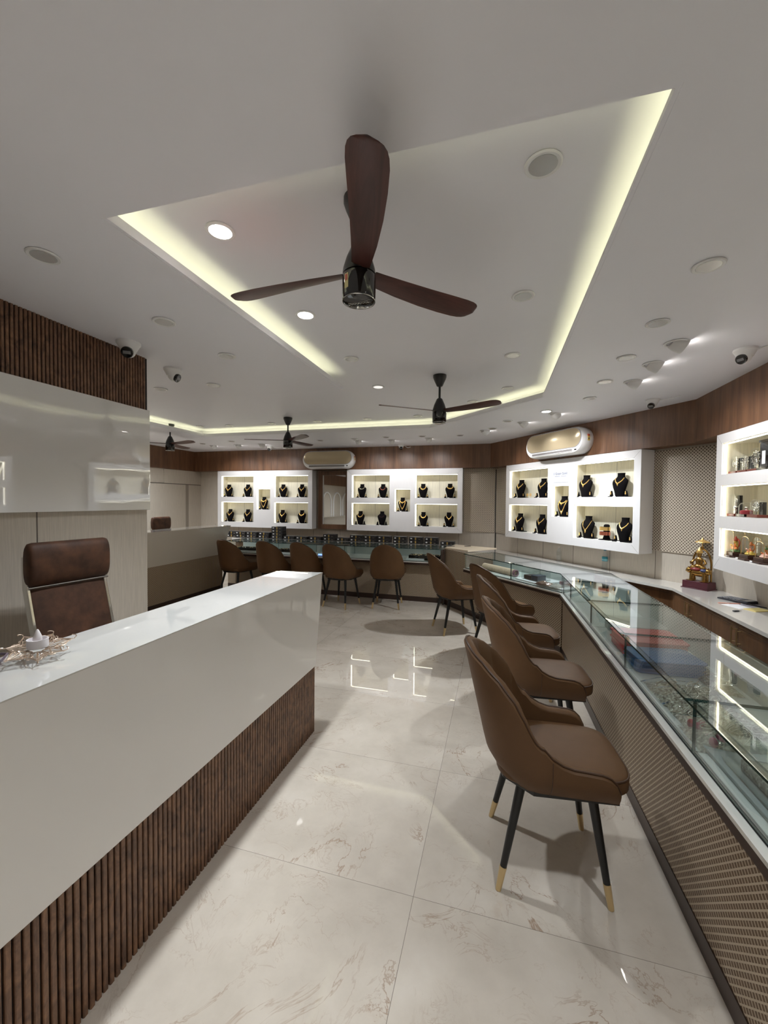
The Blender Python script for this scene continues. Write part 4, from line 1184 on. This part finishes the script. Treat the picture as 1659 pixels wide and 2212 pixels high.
# ------------------------------------------------------------------ ceiling fans
def fan_blade():
    m = MB(); prof = [(.06,.036),(.10,.039),(.2,.047),(.33,.055),(.44,.060),(.52,.061),(.555,.058),(.575,.052),(.589,.042),(.597,.028),(.600,.010)]
    rings = []
    for x, w in prof:
        tw = -.30+.12*x/.6; sh = .012*math.sin(x/.6*PI)
        ring = []
        for a, zt in ((-1,0),(-.5,.004),(0,.005),(.5,.004),(1,0),(.5,-.004),(0,-.005),(-.5,-.004)):
            y = a*w+sh; ring.append((x, y*math.cos(tw), zt+y*math.sin(tw)))
        rings.append(ring)
    return m.loft(rings)
def fan(label, x, y, zhub, zc, rots, sticker=False):
    t = thing('ceiling_fan', label, 'ceiling fan', (x,y,zc), 0, 'black ceiling fans with walnut blades')
    h = zhub-zc
    MB().lathe([(.062,-.001),(.062,-.02),(.055,-.04),(.028,-.10),(.020,-.105),(.0,-.106)], 24).build('canopy', BLKMET, t)
    MB().lathe([(.0105,-.1),(.0105,h+.1)], 12).build('downrod', BLKMET, t)
    MB().lathe([(.012,h+.125),(.026,h+.115),(.05,h+.06),(.062,h+.02),(.064,h+.005),(.064,h-.003)], 28).build('motor_cover', BLKMET, t)
    m = MB(); m.lathe([(.064,h-.008),(.0655,h-.02),(.0655,h-.095),(.063,h-.105),(.052,h-.110),(.0,h-.111)], 32); ho = m.build('motor_housing', BLKGL, t)
    m = MB(); m.torus((0,0,h-.104), .0635, .002, 30, 6); m.build('chrome_ring', CHROME, ho)
    for a in rots:
        b = fan_blade().build('blade', BLADE, t, smooth=60); b.location = (0,0,h+.004); b.rotation_euler = (0,0,math.radians(a))
    if sticker:
        a0 = math.radians(-118)
        m = MB(); vs = [(.0662*math.cos(a0+q),.0662*math.sin(a0+q),h-z) for z in (.02,.075) for q in (-.16,.16)]
        m.m = 0; m.add([vs[0],vs[1],vs[3],vs[2]],[(0,1,2,3)])
        vs = [(.0666*math.cos(a0+q),.0666*math.sin(a0+q),h-z) for z in (.025,.048) for q in (-.10,.10)]
        m.m = 1; m.add([vs[0],vs[1],vs[3],vs[2]],[(0,1,2,3)])
        m.build('rating_sticker', [plain('yellow sticker', rgb(214,200,140), .5), plain('red sticker print', rgb(190,84,60), .5)], ho, smooth=0)
        m = MB(); m.tube([(-.042+.084*k/40, (.007 if k < 6 else .0035)*math.sin(k*1.15), h-.1118) for k in range(41)], .0009, 5)
        m.tube([(-.040+.08*k/10, -.010+.002*math.sin(k*.5), h-.1118) for k in range(11)], .0006, 5); m.build('script_emblem', SILVER, ho)
    return t
fan('black ceiling fan with walnut blades nearest the camera', -.535,1.525,2.485,ZT,(47,175,-69),True)
fan('second ceiling fan from the camera, over the aisle end', -.535,3.81,2.44,ZT,(-24,-143,98))
fan('ceiling fan above the back chairs, third from the camera', -2.89,5.23,2.45,ZT,(-38,82,202))
fan('farthest ceiling fan, left of the other back fan', -4.955,5.255,2.465,ZT,(-16,106,226))

# ------------------------------------------------------------------ lamps
def spot(parent, energy, size, blend, loc, rot=(0,0,0), col=COL_DOWN, radius=.03):
    d = bpy.data.lights.new('lamp', 'SPOT'); d.energy = energy; d.spot_size = math.radians(size); d.spot_blend = blend; d.color = col; d.shadow_soft_size = radius
    o = bpy.data.objects.new('lamp', d); COL.objects.link(o); o.parent = parent; o.location = loc; o.rotation_euler = rot; return o
def make_down(lit):
    t = thing('downlight', 'x', 'downlight', group='recessed ceiling downlights')
    m = MB(); m.lathe([(.047,-.0005),(.049,-.004),(.045,-.007),(.037,-.006),(.036,-.0005)], 28, caps=False); m.build('trim_ring', PLAST, t)
    m = MB(); N = 56
    m.loft([[(q*math.cos(2*PI*i/N), q*math.sin(2*PI*i/N), z-(.0016 if i % 2 else 0)*k) for i in range(N)] for q, z, k in ((.0365,-.0062,0),(.030,-.0030,1),(.022,-.0022,1),(.015,-.0014,0),(.004,-.0012,0))])
    m.build('reflector', {0:REFL,1:LENS_ON,2:LENS_DIM}[lit], t, smooth=0)
    return t
protos = {}
def down(x, y, z, label, lit=0, power=None):
    s = 1.0
    if lit not in protos:
        t = make_down(lit); protos[lit] = t; t['label'] = label; t.location = (x,y,z)
    else: t = dup(protos[lit], label, (x,y,z))
    t.scale = (1.3,1.3,1.3)
    t['group'] = 'lit ceiling downlights' if lit == 1 else 'recessed ceiling downlights'
    return t
lamps = []
def dl(x, y, z, label, lit=0, power=0, size=108):
    t = down(x, y, z, label, lit); lamps.append((t, power, size)); return t
dl(-1.183,1.544,ZT,'lit downlight in the tray, left of the nearest fan',1,P_DOWN)
dl(-1.187,2.368,ZT,'lit downlight in the tray, second along its left side',1,P_DOWN)
dl(.523,5.019,ZC,'lit downlight by the diagonal tray edge near the angled wall',1,P_DOWN*1.5,145)
dl(.134,1.532,ZT,'unlit downlight in the tray, right of the nearest fan blade')
dl(.122,2.463,ZT,'unlit downlight in the tray, second along its right side')
dl(.1,3.426,ZT,'unlit downlight in the tray, third along its right side',0,0)
dl(.084,4.394,ZT,'unlit downlight in the tray, fourth along its right side')
dl(-.298,4.883,ZT,'unlit downlight in the tray, behind the second fan blade')
dl(-1.181,3.19,ZT,'unlit downlight in the tray, third along its left side',0,0)
dl(-1.197,4.028,ZT,'glowing downlight in the tray left of the second fan',2,0)
dl(-2.146,3.75,ZT,'glowing downlight in the tray behind the left cove end',2,0)
for k, (x,y) in enumerate(((-2.582,5.55),(-1.81,5.55),(-1.071,5.52),(-3.342,5.55),(-4.098,5.55),(-4.6,5.5))):
    dl(x,y,ZT,'small downlight in the tray along its back edge, %s from the right' % ['third','second','first','fourth','fifth','sixth'][k])
dl(-1.906,1.321,ZC,'unlit downlight in the ceiling at the left picture edge')
dl(-1.913,1.986,ZC,'unlit downlight above the slat wall, left of the tray')
dl(-1.915,2.568,ZC,'unlit downlight left of the tray, right of the two dome cameras')
dl(-2.517,3.183,ZC,'unlit downlight beyond the slat wall corner, right of a pair')
dl(-3.106,3.181,ZC,'unlit downlight beyond the slat wall corner, left of a pair')
for k, (x,y) in enumerate(((.877,2.127),(.88,2.725),(.877,3.311),(.878,3.918),(.874,4.5))):
    dl(x,y,ZC,'unlit downlight right of the tray, %s from the camera' % ordn[k])
for k, (x,y) in enumerate(((.112,5.503),(-.084,6.004),(-.583,6.515),(-1.181,6.476),(-1.773,6.443),(-2.354,6.518),(-2.986,6.542),(-4.607,6.304),(-5.336,6.447))):
    dl(x,y,ZC,'small unlit downlight in the back ceiling strip, %s from the right' % ordn[k])
dl(.66,.92,ZC,'lit downlight right of the tray, above the camera and out of the picture',1,P_DOWN*.6,125)
# unseen downlights added behind the camera to lift bounced light on ceiling and desk
for k, (x,y) in enumerate(((-.5,-1.0),(.5,-1.0),(-.5,-1.9),(.5,-1.9))):
    dl(x,y,ZC,'lit downlight near the entrance behind the camera, %s of four' % ordn[k],1,P_DOWN*.9,92)
for k, (x,y) in enumerate(((-4.6,.4),(-5.75,5.25))):  # added out of view to brighten the left wall and grey desk
    dl(x,y,ZC,'lit downlight in the left bay behind the slat wall, %s of two' % ordn[k],1,P_FILL,160)
for t, p, sz in lamps:
    if p: spot(t, p, sz, 1.0, (0,0,-.02), radius=.04)
def make_gimbal():
    t = thing('gimbal_spot', 'x', 'spotlight', group='tilted spotlights aimed at the display cases')
    m = MB(); m.lathe([(.056,-.0005),(.058,-.005),(.052,-.008),(.044,-.006),(.043,-.0005)], 28, caps=False); m.build('trim_ring', PLAST, t)
    m = MB(); m.T = Matrix.Translation((-.0,0,-.002)) @ Matrix.Rotation(math.radians(-58), 4, 'Y')
    m.lathe([(.001,.02),(.036,.018),(.041,.0),(.041,-.045),(.038,-.05)], 24, caps=False); m.build('drum', PLAST, t)
    m = MB(); m.T = Matrix.Translation((-.0,0,-.002)) @ Matrix.Rotation(math.radians(-58), 4, 'Y')
    m.lathe([(.038,-.047),(.03,-.042),(.002,-.04)], 24); m.build('lens', LENS_ON, t)
    return t
gp = None
def gimbal(x, y, rz, label, power=P_GIMBAL):
    global gp
    if gp is None: gp = make_gimbal(); t = gp; t['label'] = label; t.location = (x,y,ZC); t.rotation_euler = (0,0,rz)
    else: t = dup(gp, label, (x,y,ZC), rz)
    t.scale = (1.22,1.22,1.22)
    return t, power
G = []
for k, y in enumerate((3.086,3.505,3.974)): G.append(gimbal(1.105,y,0,'tilted spotlight aimed at the right display case, %s from the camera' % ordn[k], P_GIMBAL*.8))
for k, (x,y) in enumerate(((.631,5.171),(.301,5.641),(-.197,6.172))): G.append(gimbal(x,y,math.atan2(AN.y,AN.x),'tilted spotlight aimed at the angled display case, %s from the right' % ordn[k]))
for k, (x,y) in enumerate(((-1.111,6.687),(-1.765,6.75),(-2.345,6.68),(-4.281,6.75),(-4.775,6.72),(-5.318,6.709))): G.append(gimbal(x,y,PI/2,'tilted spotlight aimed at the back display cases, %s from the right' % ordn[k], P_GIMBAL*.8))
for t, p in G:
    # beam leaves the drum at 58 degrees from straight down, towards local +x
    s = spot(t, p*2.2, 100, .9, (.075,0,-.06), (0, math.radians(-40), 0), COL_GIMBAL, .025)

# ------------------------------------------------------------------ dome cameras
LENSB = plain('black camera lens', rgb(16,16,18), .06, 0, .6)
def cctv(label, x, y, aim, s=1.0, cable=None, z=ZC):
    t = thing('security_camera', label, 'security camera', (x,y,z), math.radians(aim), 'white turret security cameras')
    m = MB(); m.lathe([(.058*s,-.0005),(.058*s,-.012*s),(.054*s,-.016*s),(.046*s,-.03*s),(.036*s,-.05*s),(.0,-.052*s)], 28); m.build('mount', PLAST, t)
    m = MB(); m.ball((.006*s,0,-.048*s), .036*s, n=22, m=14)
    m.build('eyeball', PLAST, t, smooth=60)
    m = MB(); m.T = Matrix.Translation((.006*s,0,-.048*s)) @ Matrix.Rotation(math.radians(-60), 4, 'Y')
    m.lathe([(.029*s,-.020*s),(.029*s,-.034*s),(.026*s,-.037*s),(.002*s,-.036*s)], 24); e = m.build('lens_face', LENSB, t)
    m = MB(); m.T = Matrix.Translation((.006*s,0,-.048*s)) @ Matrix.Rotation(math.radians(-60), 4, 'Y')
    m.box(-.008*s,.008*s,-.018*s,.018*s,-.0385*s,-.0365*s); m.build('sensor_window', plain('grey sensor window', rgb(120,120,122), .2), e, smooth=0)
    if cable:
        R = Matrix.Rotation(-math.radians(aim), 3, 'Z')
        MB().tube([R @ Vector(p) for p in cable], .004, 6).build('cable', PLAST, t)
    return t
cctv('white dome camera at the slat wall edge, facing the room', -2.40,2.19,-55,1.25)
cctv('white dome camera beyond the slat wall, turned right', -2.535,2.72,15,1.2)
cctv('white dome camera above the angled display case with loose cable', 1.494,4.707,-130,1.1,[(.05,0,-.01),(.10,-.06,-.02),(.14,-.10,-.015),(.13,-.16,-.03),(.17,-.2,-.02)])
cctv('white dome camera at the right picture edge', 1.60,3.33,-150,1.15,[(.05,0,-.01),(.1,-.05,-.005),(.2,-.1,-.004),(.28,-.3,-.004)])
cctv('small white camera on the back ceiling near the far-left spotlights', -4.317,7.1,-90,1.0,[(.05,0,-.01),(.15,.0,-.03),(.22,.05,-.02)])
cctv('small white camera above the back wall, right of the air conditioner', -1.748,7.42,-80,1.0,[(.05,0,-.01),(.12,.02,-.05),(.18,0,-.04)])

# ------------------------------------------------------------------ air conditioners
def air_con(label, loc, rz):
    t = thing('air_conditioner', label, 'air conditioner', loc, rz, 'white split air conditioners with champagne fronts')
    def stad(w, h, y, cx=0, cz=0, n=14):
        r = h/2; P = []
        for i in range(n+1): a = -PI/2+PI*i/n; P.append((cx+w/2-r+r*math.cos(a), y, cz+r*math.sin(a)))
        for i in range(n+1): a = PI/2+PI*i/n; P.append((cx-w/2+r+r*math.cos(a), y, cz+r*math.sin(a)))
        return P
    m = MB(); m.loft([stad(1.06,.345,0,0,0), stad(1.08,.355,-.05), stad(1.08,.355,-.12), stad(1.06,.34,-.17), stad(1.04,.32,-.185)]); m.build('body', PLAST, t, smooth=50)
    m = MB(); m.loft([stad(1.02,.262,-.1845,0,.032), stad(1.015,.257,-.188,0,.032)]); m.build('panel_rim', plain('grey rim', rgb(150,150,156), .3, .5), t)
    # front panel folded along a ridge
    P = stad(1.0,.245,-.190,0,.032); m = MB(); R_ = [(x, -.1885 if True else y, z) for x,y,z in P]
    ridge = [(-.40,-.204,.022),(.40,-.204,.022)]
    n = len(P); vs = R_+ridge; half = n//2; fs = []
    for i in range(n):
        j = (i+1) % n; mx = (P[i][0]+P[j][0])/2
        if i == half-1: fs.append((i,j,n,n+1))
        elif i == n-1: fs.append((i,j,n+1,n))
        else: fs.append((i,j,n+1 if mx > 0 else n))
    m.add(vs, fs); m.build('front_panel', CHAMP, t, smooth=12)
    m = MB(); m.box(-.40,.36,-.196,-.150,-.150,-.142); lo = m.build('louvre', PLAST, t, bevel=.003)
    m = MB(); m.box(-.39,.36,-.187,-.182,-.142,-.112); m.build('air_outlet', plain('grey outlet', rgb(116,112,110), .5), t, smooth=0)
    m = MB(); m.box(.395,.43,-.188,-.182,-.135,-.118); m.build('sensor', BLKGL, t, bevel=.004)
    m = MB(); a = .5
    m.m = 0; m.box(.53,.5405,-.11,-.075,-.02,.035); m.m = 1; m.box(.531,.5412,-.11,-.078,.035,.062); m.m = 2; m.box(.531,.5412,-.10,-.085,-.005,.015)
    m.build('rating_sticker', [plain('yellow label', rgb(224,192,84), .5), plain('red label', rgb(196,92,60), .5), INK], t, smooth=0)
    return t
air_con('white air conditioner on the walnut fascia above the mirror', (-3.22,7.56,2.405), 0)
air_con('white air conditioner on the angled walnut fascia', aloc(1.68,0,2.42), A_ROT)

# ------------------------------------------------------------------ things on the worktop
def seated_statue():
    t = thing('deity_statue', 'antique gold seated figure with parasol on a maroon plinth', 'statue', (2.0,4.86,ZBB), math.radians(-50))
    # local -y faces the viewer side
    MB().box(-.125,.125,-.085,.085,0,.008).build('plinth_foot', MAROON, t, bevel=.002)
    MB().box(-.115,.115,-.075,.075,.008,.075).build('plinth', MAROON, t, bevel=.002)
    z0 = .075
    m = MB()   # lion-like mount: body, four legs, two heads
    m.ball((0,0,z0+.085), .085,.042,.04, 16, 10)
    for sx in (-1,1):
        for sy in (-1,1): m.tube([(sx*.055,sy*.025,z0+.08),(sx*.06,sy*.028,z0+.04),(sx*.058,sy*.03,z0)], [.018,.013,.015], 8)
        m.ball((sx*.085,-.01,z0+.105), .03,.028,.032, 12, 8); m.ball((sx*.105,-.014,z0+.097), .014,.014,.012, 8, 6)
        m.ball((sx*.08,-.03,z0+.135), .008,n=6,m=4); m.ball((sx*.08,.012,z0+.135), .008,n=6,m=4)
    m.lathe([(.04,0),(.045,.006),(.03,.01)], 14, (-.06,-.02,z0)); m.lathe([(.04,0),(.045,.006),(.03,.01)], 14, (.06,-.02,z0))
    m.build('lion_mount', OLDGOLD, t, smooth=60)
    m = MB(); m.ball((-.02,-.012,z0+.125), .055,.04,.022, 14, 8); m.build('red_saddle', plain('red enamel', rgb(140,44,40), .35), t)
    m = MB(); m.ball((.05,.0,z0+.115), .04,.046,.024, 12, 8); m.build('blue_saddle', plain('blue enamel', rgb(52,62,110), .35), t)
    m = MB()   # seated figure
    m.ball((0,-.005,z0+.15), .05,.036,.03, 14, 8); m.ball((-.04,-.025,z0+.143), .032,.022,.018, 10, 6); m.ball((.04,-.02,z0+.143), .032,.022,.018, 10, 6)
    m.loft([[(rx*math.cos(2*PI*i/16), ry*math.sin(2*PI*i/16), z0+z) for i in range(16)] for rx, ry, z in ((.036,.026,.15),(.030,.022,.18),(.034,.025,.205),(.042,.024,.222),(.030,.018,.236),(.012,.011,.244),(.011,.011,.252))])
    m.ball((0,-.003,z0+.272), .023,.022,.026, 14, 9); m.ball((0,-.026,z0+.268), .004,.005,.006, 6, 4)
    m.tube([(-.04,0,z0+.22),(-.062,-.012,z0+.19),(-.055,-.04,z0+.175)], [.012,.010,.008], 8); m.tube([(-.055,-.04,z0+.175),(-.06,-.045,z0+.2)], [.009,.006], 8)
    m.tube([(.04,0,z0+.22),(.064,-.008,z0+.188),(.046,-.036,z0+.168)], [.012,.010,.008], 8)
    m.build('seated_figure', OLDGOLD, t, smooth=60)
    m = MB(); m.lathe([(.026,0),(.028,.008),(.020,.03),(.010,.048),(.003,.06)], 16, (0,.0,z0+.288)); m.build('crown', GOLD, t)
    m = MB(); pts = [(.085*math.cos(a), .045, z0+.16+.165*math.sin(a)) for a in [PI*k/24 for k in range(25)]]
    m.tube([(.085,.045,z0)]+pts+[(-.085,.045,z0)], .009, 8); m.ball((0,.045,z0+.335), .018,.01,.02, 10, 6)
    m.build('halo_arch', OLDGOLD, t, smooth=60)
    m = MB(); m.tube([(0,.045,z0+.33),(0,.045,z0+.40)], .004, 8); m.lathe([(.062,0),(.058,.008),(.034,.018),(.012,.028),(.004,.045),(.0015,.05)], 20, (0,.045,z0+.395)); m.build('parasol', GOLD, t)
    return t
seated_statue()
WATER = m_glass('clear bottle plastic', (.90,.92,.92,1), 1.9, .1)
def bottle(label, x, y, h, lab=True):
    t = thing('water_bottle', label, 'bottle', (x,y,ZBB)); k = h/.27
    prof = [(.030,0),(.034,.004),(.034,.03)]
    for i in range(6): prof += [(.032,.036+i*.013),(.034,.042+i*.013)]
    prof += [(.034,.175),(.030,.2),(.018,.232),(.014,.24),(.014,.252)]
    MB().lathe([(r,z*k) for r, z in prof], 20).build('bottle_body', WATER, t)
    MB().lathe([(.0165,.25*k),(.0165,.27*k),(.0,.271*k)], 16).build('cap', plain('teal cap' if lab else 'white cap', rgb(90,136,150) if lab else rgb(206,196,186), .4), t)
    if lab:
        m = MB(); m.lathe([(.0348,.115*k),(.0348,.17*k)], 24, caps=False); m.m = 1; m.lathe([(.0351,.122*k),(.0351,.145*k)], 24, caps=False)
        m.build('label_band', [plain('teal label', rgb(48,136,150), .4), plain('pale label print', rgb(128,186,196), .4)], t)
    return t
bottle('clear water bottle with teal label on the worktop by the angled wall', 1.351,5.822,.27)
bottle('clear unlabelled water bottle, farther along the angled wall', .882,6.428,.22,False)
t = thing('calculator', 'black desk calculator on the white worktop', 'calculator', (2.085,4.325,ZBB), math.radians(-62))
m = MB(); m.loft([[(-.13,-.075,0),(.13,-.075,0),(.13,.075,0),(-.13,.075,0)],[(-.13,-.075,.012),(.13,-.075,.026),(.13,.075,.026),(-.13,.075,.012)]]); m.build('case', plain('navy black plastic', rgb(38,38,46), .35), t, bevel=.005)
m = MB(); m.loft([[(.065,-.06,.0235),(.118,-.06,.0263),(.118,.06,.0263),(.065,.06,.0235)],[(.065,-.06,.0245),(.118,-.06,.0273),(.118,.06,.0273),(.065,.06,.0245)]]); m.build('screen', plain('grey display', rgb(112,114,116), .15), t, smooth=0)
for i in range(6):
    for j in range(5):
        MB().box(-.008,.008,-.009,.009,0,.004).build('key', plain('light key', rgb(150,152,160), .4) if 'light key' not in bpy.data.materials else bpy.data.materials['light key'], t, loc=(-.108+i*.027, -.05+j*.025, .0125+(i*.027+.022)*.054), smooth=0)
o = MB().box(-.075,.075,-.105,.105,0,.0015).build('paper_sheet', PAPER, loc=(2.0,4.12,ZBB), rz=math.radians(-64)); tag(o, 'white sheet of paper under the pink pen', 'paper')
o = MB().box(-.06,.06,-.09,.09,0,.003).build('notebook', plain('lilac grey cover', rgb(172,168,178), .5), loc=(2.12,4.16,ZBB), rz=math.radians(-60), bevel=.001); tag(o, 'grey notebook behind the white paper sheet, near the wall', 'notebook')
o = MB().tube([(0,-.085,0),(0,.085,0)], .0045, 8).build('pen', plain('salmon pen', rgb(226,166,150), .4), loc=(1.95,4.18,ZBB+.0065), rz=math.radians(-84)); tag(o, 'salmon pink pen lying beside the calculator', 'pen')
o = MB().tube([(0,-.075,0),(0,.075,0)], .005, 8).build('pen', BLKGL, loc=(2.115,4.13,ZBB+.009), rz=math.radians(35)); tag(o, 'dark pen lying on the grey notebook', 'pen')
o = MB().box(-.05,.05,-.075,.075,0,.006).build('notepad', plain('yellow paper', rgb(222,204,136), .7), loc=(2.06,4.0,ZBB), rz=math.radians(-66), bevel=.001); tag(o, 'yellow notepad at the right picture edge of the worktop', 'notepad')
t = thing('car_key', 'black key fob with metal key on the worktop', 'key', (1.875,3.905,ZBB), math.radians(28))
MB().box(-.035,.015,-.011,.011,0,.010).build('fob', plain('grey black fob', rgb(52,52,56), .3), t, bevel=.004)
MB().box(.015,.045,-.004,.004,.003,.006).build('key_blade', CHROME, t)
